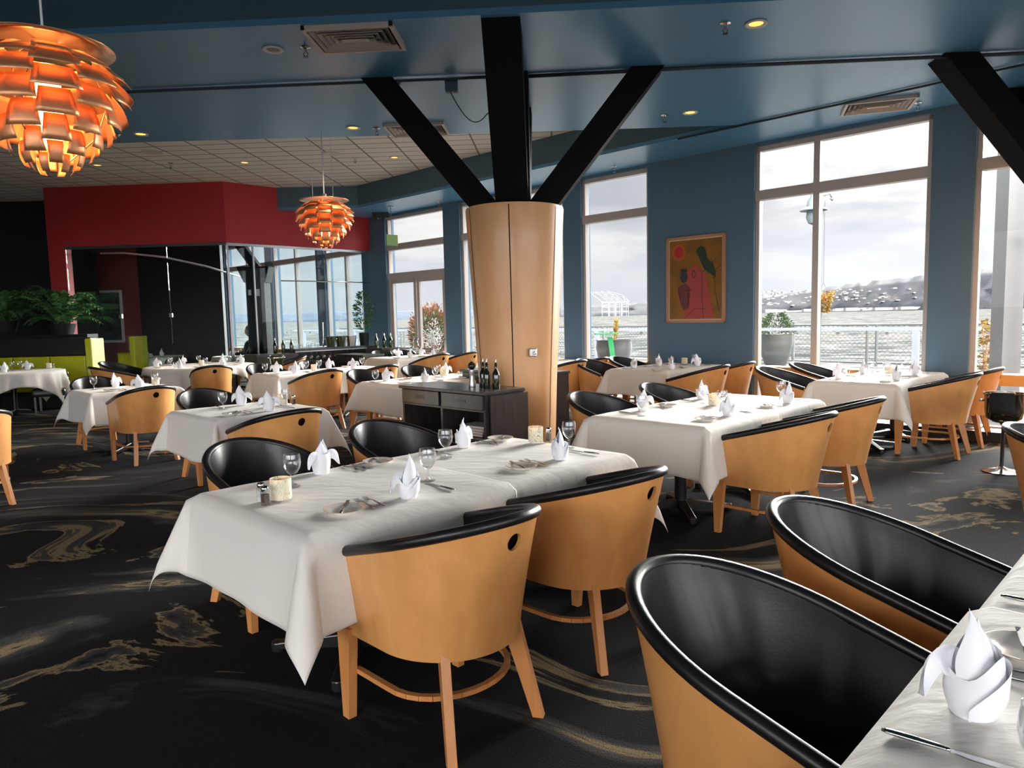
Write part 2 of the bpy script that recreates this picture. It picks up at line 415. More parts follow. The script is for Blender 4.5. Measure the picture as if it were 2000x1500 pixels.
window(2, *OPEN[4], mull=(-9.5,)); window(3, *OPEN[5]); window(4, *OPEN[6], mull=(-3.84,)); window(5, *OPEN[7], mull=(-.6,))
window(6, *OPEN[8]); window(7, *OPEN[9], mull=(5.2,))
window(8, *OPEN[2], mull=(-15.0,)); window(9, *OPEN[1], mull=(-17.4,)); window(10, *OPEN[0], mull=(-20.2,))
# double doors to the deck, with curved push bars
dz = 2.37
for i, (u, v) in enumerate(((-13.245, -12.32), (-12.30, -11.355))):
    e = S(empty('door_%d' % (i + 1), P(WA + .1, (u + v) / 2, 0))); inv = e.location.copy()
    f = bm_new()
    bab(f, WA + .06, WA + .12, u, u + .09, 0.02, dz); bab(f, WA + .06, WA + .12, v - .09, v, .02, dz)
    bab(f, WA + .06, WA + .12, u, v, dz - .1, dz); bab(f, WA + .06, WA + .12, u, v, .02, .24)
    for w_ in f.verts: w_.co -= inv
    obj('door_frame', f, M['frame'], e)
    g = bm_new(); bab(g, WA + .086, WA + .092, u + .09, v - .09, .24, dz - .1)
    for w_ in g.verts: w_.co -= inv
    obj('pane', g, M['glass'], e)
    h = bm_new(); pts = []
    hu, hv = u + .06, v - .06
    for k in range(9):
        a = k / 8 * PI / 2; pts.append(P(WA - .02, hu + .14 - .14 * math.cos(a), .99 - .14 * math.sin(a)))
    for k in range(9):
        a = k / 8 * PI / 2; pts.append(P(WA - .02, hv - .14 + .14 * math.sin(a), .85 + .14 - .14 * math.cos(a)))
    pts = [P(WA + .06, hu, 1.05)] + [P(WA - .02, hu, 1.05)] + pts + [P(WA - .02, hv, 1.05), P(WA + .06, hv, 1.05)]
    tube(h, [p - inv for p in pts], .016, 8); obj('door_handle', h, M['chrome'], e, smooth=True)

# other sides of the room, out of view: rear and left walls with openings added for fill light, and a black wall
b = bm_new()
ro = [(-5.6, -2.6), (-2.2, .8), (1.2, 4.2), (4.6, 7.6)]; prev = -6.5
for (u, v) in ro + [(9.75, 9.75)]:
    bab(b, prev, u, 7.8, 8.05, 0, 4.4); prev = v
    if u < 9.7: bab(b, u, v, 7.8, 8.05, 3.8, 4.4); bab(b, u, v, 7.8, 8.05, 0, .3)
S(obj('wall_rear', b, M['blue']))
for i, (u, v) in enumerate(ro):
    f = bm_new()
    bab(f, u, u + .06, 7.86, 7.96, .3, 3.8); bab(f, v - .06, v, 7.86, 7.96, .3, 3.8); bab(f, u, v, 7.86, 7.96, 3.0, 3.1); bab(f, u, v, 7.86, 7.96, .3, .36); bab(f, (u + v) / 2 - .03, (u + v) / 2 + .03, 7.86, 7.96, .3, 3.8)
    S(obj('window_%d' % (11 + i), f, M['frame']))
b = bm_new(); prev = -8.0
for (u, v) in ((-5.6, -2.6), (-2.0, 1.0), (1.6, 4.6), (8.05, 8.05)):  # unseen openings added for light from the left
    bab(b, -6.7, -6.5, prev, u, 0, 4.4); prev = v
    if u < 8: bab(b, -6.7, -6.5, u, v, 3.7, 4.4); bab(b, -6.7, -6.5, u, v, 0, .5)
S(obj('wall_left', b, M['dark']))
b = bm_new(); bab(b, -6.7, -6.5, -24, -8.0, 0, 4.4); S(obj('wall_far_left', b, M['black_wall']))
b = bm_new(); poly_prism(b, [(-17, 15.9), (-9.14, 15.9), (-9.14, 16.1), (-17, 16.1)], 0, 4.4); S(obj('wall_back', b, M['black_wall']))

# ceilings
GX = 3.0
edge_far = [(-16, 9.35), (-5, 9.25), (0.0, 9.17), tuple(P(SA, -4.35)[:2])]
band = lambda x: 5.65 - .065 * x
tip = P(SA, -4.35)
b = bm_new()
pts = [(-16, band(-16)), (12, band(12))]
pB = P(SA, 5.0)
main = [Vector((-16, band(-16))), Vector((13, band(13)))]
# blue dropped ceiling: polygon between the near step, the window strip and the far edge
def isect_band():
    lo, hi = -4.0, 12.0
    for _ in range(60):
        mid = (lo + hi) / 2; q = P(SA, mid)
        if q.y > band(q.x): lo = mid
        else: hi = mid
    return P(SA, lo)
q = isect_band()
poly = [(-16, band(-16)), (q.x, q.y)] + [(tip.x, tip.y), (0.0, 9.17), (-5, 9.25), (-16, 9.35)]
poly_prism(b, poly, ZC, ZC + .05)
S(obj('ceiling', b, M['blue_ceil']))
b = bm_new(); bab(b, SA, WA, -13.9, 8, ZC, ZC + .05); S(obj('ceiling', b, M['blue_ceil']))
b = bm_new(); bab(b, SA, SA + .03, -12.7, -4.3, ZC + .05, ZT); S(obj('trim_1', b, M['blue_fascia']))
b = bm_new(); poly_prism(b, [P(7.30, -13.9), P(8.44, -12.7), P(8.47, -12.72), P(7.33, -13.92)], ZC + .05, ZT); S(obj('trim_6', b, M['blue']))
b = bm_new(); poly_prism(b, [P(7.30, -13.9), P(8.44, -12.7), P(8.44, -13.9)], ZC, ZC + .05); S(obj('ceiling', b, M['blue_ceil']))
b = bm_new()
bp_ = Vector((q.x, q.y, 0))
poly_prism(b, [(-16, band(-16)), (q.x, q.y), (q.x + .02, q.y + .03), (-16, band(-16) + .03)], ZC + .05, ZT); S(obj('trim_2', b, M['blue_fascia']))
b = bm_new(); bab(b, SA, SA + .03, 1.0, 8, ZC + .05, ZT); S(obj('trim_3', b, M['blue_fascia']))
b = bm_new(); poly_prism(b, [(-16, 9.32), (-5, 9.22), (0, 9.14), (tip.x, tip.y), (tip.x, tip.y - .03), (0, 9.11), (-5, 9.19), (-16, 9.29)], ZC + .05, ZT); S(obj('trim_4', b, M['blue_fascia']))
b = bm_new(); poly_prism(b, [P(-6.7, 8.05), P(9.75, 8.05), P(9.75, 1), (q.x + .3, q.y + .4), (-16, band(-16) + .4), P(-6.7, -8)], ZT, ZT + .08); S(obj('ceiling', b, M['blue_fascia']))
b = bm_new(); poly_prism(b, [(-18, 9.0), (tip.x, 8.4), P(9.75, -4), P(9.75, -24), P(-6.7, -24)], ZT, ZT + .08); S(obj('ceiling', b, M['tile']))
# painted line on the strip where two ceiling boards meet
# red wall of the glass room
RB = -13.9; CA = 6.19
cx, cy = P(CA, RB).x, P(CA, RB).y
b = bm_new()
poly_prism(b, [(-9.14, 14.42), (cx, 14.17), (cx - .05, 14.35), (-9.14, 14.62)], 3.05, ZT)
S(obj('wall_front', b, M['red']))
b = bm_new(); bab(b, CA - .02, WA, RB - .15, RB, 3.05, ZT); S(obj('wall_side', b, M['red']))
b = bm_new(); poly_prism(b, [(-9.14, 14.42), (-8.80, 14.41), (-8.80, 14.62), (-9.14, 14.64)], 0, 3.05); S(obj('wall_front', b, M['red']))
b = bm_new(); poly_prism(b, [(-8.78, 14.40), (cx, 14.16), (cx, 14.20), (-8.78, 14.44)], 3.0, 3.05); bab(b, CA, WA, RB - .1, RB - .04, 3.0, 3.05); S(obj('trim_5', b, M['steel']))
# inside of the glass room
b = bm_new(); poly_prism(b, [(-11.2, 16.9), (-8.66, 16.9), (-8.66, 17.1), (-11.2, 17.1)], 0, ZT); S(obj('wall_inner', b, M['maroon']))
b = bm_new(); poly_prism(b, [(-8.655, 16.88), (-6.75, 16.95), (-6.75, 17.1), (-8.655, 17.1)], 0, ZT); S(obj('wall_inner', b, M['black_wall']))
b = bm_new(); bab(b, 3.0, 9.75, -24.2, -24, 0, 4.4); S(obj('wall_inner', b, M['black_wall']))

def pane_box(u, v, th, z0, z1, name, parent, m_):
    d = (Vector(v) - Vector(u)); n = Vector((-d.y, d.x)).normalized() * th
    g = bm_new(); poly_prism(g, [u, v, (v[0] + n.x, v[1] + n.y), (u[0] + n.x, u[1] + n.y)], z0, z1)
    return obj(name, g, m_, parent)
gf = tag(empty('glass_partition', (0, 0, 0)), 'tall dark glass front of four frameless panes under the red wall', 'glass wall')
xs = [-8.78, -7.75, -6.72, cx - .02]
yy = lambda x: 14.42 - (x + 9.14) * .25 / (cx + 9.14) + .01
for i in range(3):
    pane_box((xs[i] + .002, yy(xs[i])), (xs[i + 1] - .002, yy(xs[i + 1])), .012, .02, 3.0, 'glass_pane', gf, M['gglass'])
for i in (1, 2):
    g = bm_new(); bx(g, xs[i] - .03, xs[i] + .03, yy(xs[i]) - .012, yy(xs[i]) + .03, 1.62, 1.70); obj('clip', g, M['steel'], gf)
gs = tag(empty('glass_partition', (0, 0, 0)), 'clear frameless glass side wall with a pull handle door, right of the red corner', 'glass wall')
bs = [CA, 6.75, 7.45, 8.45, WA]
for i in range(4):
    g = bm_new(); bab(g, bs[i] + .006, bs[i + 1] - .006, RB - .075, RB - .063, .02, 2.32 if i == 2 else 3.0); obj('glass_pane', g, M['sglass'], gs)
g = bm_new(); bab(g, bs[2], bs[3], RB - .075, RB - .063, 2.34, 3.0); obj('glass_pane', g, M['sglass'], gs)
g = bm_new(); tube(g, [P(7.3, RB - .02, 2.33), P(9.45, RB - .02, 2.33)], .012, 8); obj('rail', g, M['chrome'], gs)
g = bm_new(); tube(g, [P(8.2, RB + .0, .55), P(8.2, RB + .0, 1.45)], .014, 8)
for z_ in (.7, 1.3): tube(g, [P(8.2, RB + .0, z_), P(8.2, RB - .07, z_)], .01, 6)
obj('door_handle', g, M['chrome'], gs, smooth=True)
g = bm_new(); bab(g, CA - .01, CA + .04, RB - .08, RB - .03, 0, 3.0); bab(g, 6.73, 6.76, RB - .085, RB - .05, 0, 3.0); obj('edge_strip', g, M['steel'], gs)

# ---- tree columns: round maple drum with black timber braces
def column_root(x, y, label):
    e = tag(empty('column', (x, y, 0), rad(-3.6)), label, 'column', 'brace-topped round columns')
    return e
COLZ = 2.53
def make_column():
    e = column_root(.06, 7.08, 'tapered maple drum column with black timber braces spreading to the ceiling')
    b = bm_new(); prof = [(.36, 0), (.365, .3), (.385, .85), (.42, 1.5), (.455, 2.1), (.475, COLZ - .02), (.47, COLZ), (0, COLZ)]
    lathe(b, prof, 64); obj('drum', b, M['colwood'], e, smooth=True, sharp=40)
    for a in (-150, -93, -33, 27, 87, 147):
        t = bm_new(); n = 14; row = []
        for k in range(n + 1):
            z = .02 + (COLZ - .04) * k / n
            for i in range(len(prof) - 2):
                if prof[i][1] <= z <= prof[i + 1][1]: rr = prof[i][0] + (prof[i + 1][0] - prof[i][0]) * (z - prof[i][1]) / max(1e-6, prof[i + 1][1] - prof[i][1])
            row.append([((rr + .0015) * math.cos(rad(a) + s * .008 / rr * .6), (rr + .0015) * math.sin(rad(a) + s * .008 / rr * .6), z) for s in (-1, 1)])
        grid(t, row); obj('seam', t, M['black'], e)
    b = bm_new(); bx(b, -.16, .16, -.15, .15, COLZ - .3, ZC); obj('post', b, M['black'], e)
    for (dx, dy, r_) in ((-1, 0, 1.42), (1, 0, 1.42), (0, -1, 1.38), (0, 1, 1.38)):
        b = bm_new(); w = .15; th = .16
        i0 = .06; ztop = ZC - .001
        # brace: parallelogram in its plane, width .3 across
        def pt(s, t_, z): return (dx * s + (-dy) * t_, dy * s + dx * t_, z)
        if dy == 0:
            s0, s1 = .10, r_ - .30
            q4 = [(s0, COLZ - .02), (s0 + .30, COLZ - .02), (r_, ztop), (s1, ztop)]
        else:
            s0, s1 = .12, r_ - .36
            q4 = [(s0, COLZ - .02), (s0 + .26, COLZ - .02), (r_, ztop), (s1, ztop)]
        hexa(b, [pt(s, -.15, z) for s, z in q4] + [pt(s, .15, z) for s, z in q4])
        obj('brace', b, M['black'], e)
    b = bm_new()
    bx(b, .135, .205, -.43, -.36, 1.12, 1.195); c_ = obj('control_plate', b, M['steel'], e); bevel(c_, .006)
    c_.rotation_euler = (0, 0, 0)
    k = bm_new(); lathe(k, [(.0, 0), (.017, 0), (.017, .012), (.012, .02), (0, .02)], 16); kk = obj('knob', k, M['chrome'], c_, smooth=True, sharp=40)
    kk.rotation_euler = (rad(90), 0, 0); kk.location = (.180, -.43, 1.152)
    return freeze(e)
col0 = make_column()
for (x_, lb) in ((5.38, 'black timber braced column at the upper right edge of the room'),):
    c_ = copy_tree(col0); c_.location = (x_, 7.08 - .062 * x_, 0); c_['label'] = lb

# ---- conduits along the ceiling
def conduit(name, pts, r, label, m_=M['conduit']):
    b = bm_new(); tube(b, pts, r, 8); return tag(obj(name, b, m_, smooth=True), label, 'conduit')
cl = lambda x: 7.08 - .06 * x
conduit('ceiling_conduit', [(-16, cl(-16) - .1, ZC - .02), (-.14, cl(-.14) - .08, ZC - .02)], .016, 'long thin blue conduit running across the ceiling left of the central column')
conduit('ceiling_conduit', [(.17, cl(.17) - .05, ZC - .02), (2.0, cl(2.0) - .10, ZC - .02), (6.5, cl(6.5) - .12, ZC - .02)], .018, 'long thin blue conduit running across the ceiling right of the central column')
conduit('ceiling_conduit', [P(SA - .02, -5.2, ZC - .015), P(SA - .02, 1.5, ZC - .015)], .013, 'thin dark conduit along the inner edge of the window strip ceiling')
b = bm_new(); bx(b, -.06, .06, -.05, .05, -.11, 0); bx(b, -.05, .05, -.06, .0, -.125, -.11)
jb = obj('junction_box', b, M['blue_fascia']); jb.location = (-.52, 7.14, ZC); tag(jb, 'small blue junction box on the ceiling left of the black central post', 'junction box')
b = bm_new(); pts = [(-.5 + .42 * t, 7.12 - .2 * t, ZC - .12 - .62 * t + .42 * t * t) for t in [i / 12 for i in range(13)]]
pts = [Vector((-.53 + .40 * t, 7.10 - .12 * t, ZC - .12 - .36 * math.sin(PI * min(1, t * 1.15) * .62) + (.12 * t * t))) for t in [i / 14 for i in range(15)]]
tube(b, pts, .005, 6); tag(obj('cable', b, M['blackmetal'], smooth=True), 'thin black cable drooping from the ceiling box to the black post', 'cable')

# ---- ceiling fittings
def make_vent():
    e = empty('ceiling_vent')
    b = bm_new(); w, h = .36, .26
    for k in range(1):
        for (x0, x1, y0, y1) in ((-w, w, -h, -h + .03), (-w, w, h - .03, h), (-w, -w + .03, -h, h), (w - .03, w, -h, h)): bx(b, x0, x1, y0, y1, -.035, 0)
    obj('frame', b, M['vent'], e)
    b = bm_new(); bx(b, -w + .02, w - .02, -h + .02, h - .02, -.006, -.001); obj('backing', b, M['blackmetal'], e)
    for k in range(1, 5):
        a = .048 * k; x0, y0 = w - a, h - a; b = bm_new(); t = .018
        o_ = [(-x0, -y0), (x0, -y0), (x0, y0), (-x0, y0)]; i_ = [(-x0 + t, -y0 + t), (x0 - t, -y0 + t), (x0 - t, y0 - t), (-x0 + t, y0 - t)]
        for j in range(4):
            j2 = (j + 1) % 4
            hexa(b, [(*o_[j], -.036), (*o_[j2], -.036), (*o_[j2], -.033), (*o_[j], -.033), (*i_[j], -.008), (*i_[j2], -.008), (*i_[j2], -.005), (*i_[j], -.005)])
        obj('louvre', b, M['vent'], e)
    b = bm_new(); bx(b, -w + .25, w - .25, -h + .235, h - .235, -.036, -.03); obj('centre_plate', b, M['vent'], e)
    return freeze(e)
v0 = make_vent()
for i, (x_, y_, rz, lb) in enumerate([(-1.20, 6.02, -4, 'beige louvred ceiling vent at the top left of the black post'), (-1.07, 8.87, -4, 'beige ceiling vent partly behind the left black brace'),
                                      (4.17, 8.28, -18, 'beige ceiling vent above the big right window')]):
    e = v0 if i == 0 else copy_tree(v0); e.location = (x_, y_, ZC); e.rotation_euler = (0, 0, rad(rz)); tag(e, lb, 'vent', 'louvred ceiling vents')
e = empty('downlight')
b = bm_new(); lathe(b, [(.055, -.001), (.085, -.001), (.088, -.008), (.083, -.013), (.060, -.010), (.055, -.004)], 28); obj('rim', b, M['white'], e, smooth=True)
b = bm_new(); lathe(b, [(0, -.004), (.0585, -.004)], 28); obj('lens', b, M['amber'], e)
dl0 = freeze(e)
e = empty('downlight'); b = bm_new(); lathe(b, [(.055, -.001), (.085, -.001), (.088, -.008), (.083, -.013), (.060, -.010), (.055, -.004)], 28); obj('rim', b, M['white'], e, smooth=True)
b = bm_new(); lathe(b, [(0, -.004), (.0585, -.004)], 28); obj('lens', b, M['dimlight'], e)
e.location = (-1.94, 6.25, ZC); tag(e, 'unlit white rimmed round downlight left of the nearest ceiling vent', 'downlight')
DL = [(2.0, 5.93, ZC, 'lit amber round downlight near the top right of the ceiling'), (-1.82, 8.77, ZC, 'lit amber downlight just left of the left black brace'),
      (2.10, 8.43, ZC, 'lit amber downlight right of the right black brace'), (-4.38, 8.84, ZC, 'lit amber downlight just right of the large left lamp'),
      (-6.97, 12.5, ZT, 'small downlight in the tiled ceiling below the large left lamp'), (-4.48, 12.55, ZT, 'small downlight in the tiled ceiling midway between the two hanging lamps'), (-1.9, 12.41, ZT, 'small downlight in the tiled ceiling beside the left brace')]
for i, (x_, y_, z_, lb) in enumerate(DL):
    e = dl0 if i == 0 else copy_tree(dl0); e.location = (x_, y_, z_); tag(e, lb, 'downlight', 'amber ceiling downlights')
    l = bpy.data.lights.new('downlight_lamp', 'SPOT'); l.energy = DL_E; l.color = (1, .68, .38); l.spot_size = rad(100); l.spot_blend = .7; l.shadow_soft_size = .06
    lo = bpy.data.objects.new('downlight_lamp', l); C.objects.link(lo); lo.location = (x_, y_, z_ - .03)
e = empty('sprinkler')
b = bm_new(); lathe(b, [(.04, 0), (.042, -.006), (.02, -.012), (.012, -.02), (.012, -.045), (0, -.045)], 16); obj('escutcheon', b, M['chrome'], e, smooth=True, sharp=30)
b = bm_new(); tube(b, [(-.012, 0, -.045), (-.02, 0, -.06), (-.006, 0, -.08)], .003, 5); tube(b, [(.012, 0, -.045), (.02, 0, -.06), (.006, 0, -.08)], .003, 5); lathe(b, [(0, -.082), (.022, -.082), (.022, -.085), (0, -.085)], 14); obj('deflector', b, M['blackmetal'], e)
sp0 = freeze(e)
for i, (x_, y_, z_, lb) in enumerate([(-1.66, 6.22, ZC, 'sprinkler head left of the nearest ceiling vent'), (1.75, 5.91, ZC, 'sprinkler head beside the top right amber downlight'),
        (-1.55, 8.82, ZC, 'sprinkler head between the amber downlight and the left brace'), (1.83, 8.52, ZC, 'sprinkler head left of the amber downlight beyond the right brace'),
        (-4.66, 8.86, ZC, 'sprinkler head touching the edge of the large left lamp'), (1.66, 11.37, ZC, 'sprinkler head on the window strip right of the column'), (-1.36, 14.34, ZC, 'sprinkler head on the window strip above the deck doors'),
        (-5.71, 12.47, ZT, 'sprinkler head in the tiled ceiling left of the far lamp'), (-2.56, 12.39, ZT, 'sprinkler head in the tiled ceiling right of the far lamp'), (4.6, 8.25, ZC, 'sprinkler head at the right end of the window strip vent')]):
    e = sp0 if i == 0 else copy_tree(sp0); e.location = (x_, y_, z_); tag(e, lb, 'sprinkler', 'ceiling sprinkler heads')
for (x_, y_, lb) in ((-5.62, 11.67, 'round ceiling speaker in the tiles right of the large left lamp'), (-2.88, 12.05, 'round ceiling speaker in the tiles behind the far lamp wires')):
    b = bm_new(); lathe(b, [(0, -.008), (.15, -.008), (.155, -.004), (.155, 0), (.14, 0)], 32); o_ = tag(obj('ceiling_speaker', b, M['vent'], smooth=True, sharp=30), lb, 'speaker', 'round ceiling speakers'); o_.location = (x_, y_, ZT)
b = bm_new(); bx(b, -.17, .17, -.09, .09, -.12, 0); lathe(b, [(0, -.13), (.04, -.13), (.05, -.1), (.05, 0)], 14, c=(-.08, -.05, -.02)); lathe(b, [(0, -.13), (.04, -.13), (.05, -.1), (.05, 0)], 14, c=(.08, -.05, -.02))
o_ = tag(obj('emergency_light', b, M['blackmetal']), 'black twin head light unit on the ceiling left of the deck doors', 'emergency light'); o_.location = P(9.2, -13.0, ZC)
e = tag(empty('exit_sign', P(8.85, -12.15, 0), TH), 'small green sign hanging on a rod in front of the deck door window', 'sign')
b = bm_new(); tube(b, [(0, 0, 3.2), (0, 0, ZC - .01)], .007, 6); lathe(b, [(0, 0), (.05, 0), (.05, -.012), (0, -.012)], 14, c=(0, 0, ZC - .002)); obj('rod', b, M['steel'], e)
b = bm_new(); bx(b, -.14, .14, -.012, .012, 2.98, 3.2); obj('sign_panel', b, mat('pale_green_panel', (.22, .36, .12), .3), e)
b = bm_new(); bx(b, -.035, .035, -.02, .02, -.055, .055); o_ = tag(obj('wall_device', b, M['vent']), 'small beige device box on the red wall right of the far lamp', 'device'); o_.location = P(8.55, RB + .01, 3.2); o_.rotation_euler = (0, 0, TH)
bevel(o_)
# ================================================================== TUB CHAIR
def plan(s, rx, ry, yf, flare=0.0):
    """half-oval plan of the chair shell: s in [-1,1] from left arm front round the back to right arm front; sitter faces +y"""
    a = abs(s); sg = -1 if s < 0 else 1
    if a > .62:
        t = (a - .62) / .38
        x = rx - flare * t * t; y = yf * t
    else:
        ph = (a / .62) * PI / 2
        x = rx * math.sin(ph); y = -ry * math.cos(ph)
    return sg * x, y
YF = .285
def rimz(y): return .635 + .195 * (YF - y) / (YF + .40)
def make_chair():
    e = empty('tub_chair')
    ns, nz = 56, 10
    def shell_bm(off_in=0.0, thick=.014):
        b = bm_new(); outer = []; inner = []
        for i in range(ns + 1):
            s = -1 + 2 * i / ns
            xb, yb = plan(s, .275, .285, YF - .01); xt, yt = plan(s, .300, .400, YF)
            ztop = rimz(yt); zbot = .335
            ro, ri = [], []
            for k in range(nz + 1):
                f = k / nz; g = f ** 1.15
                x = xb + (xt - xb) * g; y = yb + (yt - yb) * g; z = zbot + (ztop - zbot) * f
                ro.append((x, y, z))
                d = math.hypot(x, y) or 1
                n_ = Vector((x / .3, (y / .38) if abs(s) <= .62 else 0, 0)).normalized()
                ri.append((x - n_.x * thick, y - n_.y * thick, z))
            outer.append(ro); inner.append(ri)
        vo = grid(b, outer); vi = grid(b, inner)
        for rows in (0, nz):
            for i in range(ns): b.faces.new((vo[i][rows], vo[i + 1][rows], vi[i + 1][rows], vi[i][rows]))
        for i in (0, ns):
            for k in range(nz): b.faces.new((vo[i][k], vo[i][k + 1], vi[i][k + 1], vi[i][k]))
        return b
    sh = obj('shell', shell_bm(), M['wood'], e)
    cb = bm_new(); lathe(cb, [(0, -.2), (.031, -.2), (.031, .2), (0, .2)], 32)
    cut = obj('cutter', cb, M['wood']); cut.rotation_euler = (rad(90), 0, 0); cut.location = (0, -.40, .745)
    md = sh.modifiers.new('hole', 'BOOLEAN'); md.operation = 'DIFFERENCE'; md.object = cut; md.solver = 'EXACT'
    dg = bpy.context.evaluated_depsgraph_get(); dg.update()
    me = bpy.data.meshes.new_from_object(sh.evaluated_get(dg)); sh.modifiers.clear(); sh.data = me
    bpy.data.objects.remove(cut, do_unlink=True)
    for p in me.polygons: p.use_smooth = True
    try: me.set_sharp_from_angle(angle=rad(35))
    except Exception: pass
    # upholstery: bowl lining and seat
    b = bm_new(); rows = []; nk = 12
    for i in range(ns + 1):
        s = -1 + 2 * i / ns; xt, yt = plan(s, .285, .385, YF - .005); zr = rimz(yt) + .006; r = []
        for k in range(nk + 1):
            f = k / nk
            ins = .012 + .075 * f ** 1.3 + (.05 * max(0, (f - .75) / .25) ** 2)
            z = zr + (.455 - zr) * (f ** .92)
            n_ = Vector((xt / .285, (yt / .385) if abs(s) <= .62 else 0, 0)).normalized()
            lean = .085 * f
            x = xt - n_.x * ins * (1 if abs(s) < .62 else .85); y = yt - n_.y * (ins + lean * abs(n_.y))
            r.append((x, min(y, YF - .005), z))
        rows.append(r)
    vs = grid(b, rows)
    half = ns // 2
    prevrow = None
    for i in range(half + 1):        # seat: rows across between mirrored points
        l = vs[i][nk]; r_ = vs[ns - i][nk]
        if i == half: row = [l] * 9
        else:
            row = [l]
            for j in range(1, 8):
                t = j / 8; p = l.co.lerp(r_.co, t); dome = .035 * math.sin(PI * t) * min(1, (half - i) / half * 2.4)
                row.append(b.verts.new((p.x, p.y, p.z + dome)))
            row.append(r_)
        if prevrow:
            for j in range(8):
                q = [prevrow[j], prevrow[j + 1], row[j + 1], row[j]]; u = []
                for v_ in q:
                    if v_ not in u: u.append(v_)
                if len(u) > 2:
                    try: b.faces.new(u)
                    except ValueError: pass
        else: first = row
        prevrow = row
    low = [b.verts.new((v_.co.x, YF - .012, .345)) for v_ in first]
    for j in range(8): b.faces.new((first[j], first[j + 1], low[j + 1], low[j]))
    obj('seat_and_lining', b, M['leather'], e, smooth=True, sharp=60)
    # rolled leather rim
    b = bm_new(); pts = []
    for i in range(ns + 1):
        s = -1 + 2 * i / ns; xt, yt = plan(s, .292, .392, YF - .004); pts.append((xt, yt, rimz(yt) + .002))
    tube(b, pts, .0205, 10); obj('rim', b, M['leather'], e, smooth=True, sharp=60)
    # legs
    for sx in (-1, 1):
        b = bm_new(); x = sx * .272
        hexa(b, [(x - .017, .235, 0), (x + .017, .235, 0), (x + .017, .275, 0), (x - .017, .275, 0), (x - .019, .205, .36), (x + .019, .205, .36), (x + .019, .288, .36), (x - .019, .288, .36)])
        hexa(b, [(x - .014, .27, .36), (x + .016, .27, .36), (x + .016, .293, .36), (x - .014, .293, .36), (x + sx * .012 - .014, .27, .63), (x + sx * .012 + .016, .27, .63), (x + sx * .012 + .016, .293, .63), (x + sx * .012 - .014, .293, .63)])
        obj('leg', b, M['legwood'], e)
        b = bm_new(); x0, y0 = sx * .165, -.185; x1, y1 = sx * .215, -.272
        w0, w1 = .034, .020; u = Vector((sx * .5, -.87, 0)).normalized(); v = Vector((-u.y, u.x, 0))
        def q4(x, y, w, z): return [Vector((x, y, z)) + u * a * w + v * c_ * .0165 for a, c_ in ((-1, -1), (1, -1), (1, 1), (-1, 1))]
        hexa(b, q4(x1, y1, w1, 0) + q4(x0, y0, w0, .36)); obj('leg', b, M['legwood'], e)
    b = bm_new(); pts = []
    for i in range(25):
        s = -1 + 2 * i / 24; x, y = plan(s, .245, .215, .235); pts.append((x, y, .185))
    n = len(pts)
    for i in range(n - 1):
        p, q = Vector(pts[i]), Vector(pts[i + 1]); d = (q - p).normalized(); w = Vector((-d.y, d.x, 0)) * .011; h = Vector((0, 0, .009))
        hexa(b, [p - w - h, p + w - h, p + w + h, p - w + h, q - w - h, q + w - h, q + w + h, q - w + h])
    merged(b, 1e-4); obj('stretcher', b, M['legwood'], e)
    return freeze(e)
chair0 = make_chair(); USED = [False]
def chair(A, B, face, label, tw=0, grp='maple tub chairs'):
    c = chair0 if not USED[0] else copy_tree(chair0); USED[0] = True
    base = {'-B': TH, '+B': TH + PI, '+A': TH - PI / 2, '-A': TH + PI / 2}.get(face)
    if base is None: base = face
    c.location = P(A, B, 0); c.rotation_euler = (0, 0, base + rad(tw)); tag(c, label, 'chair', grp); return c

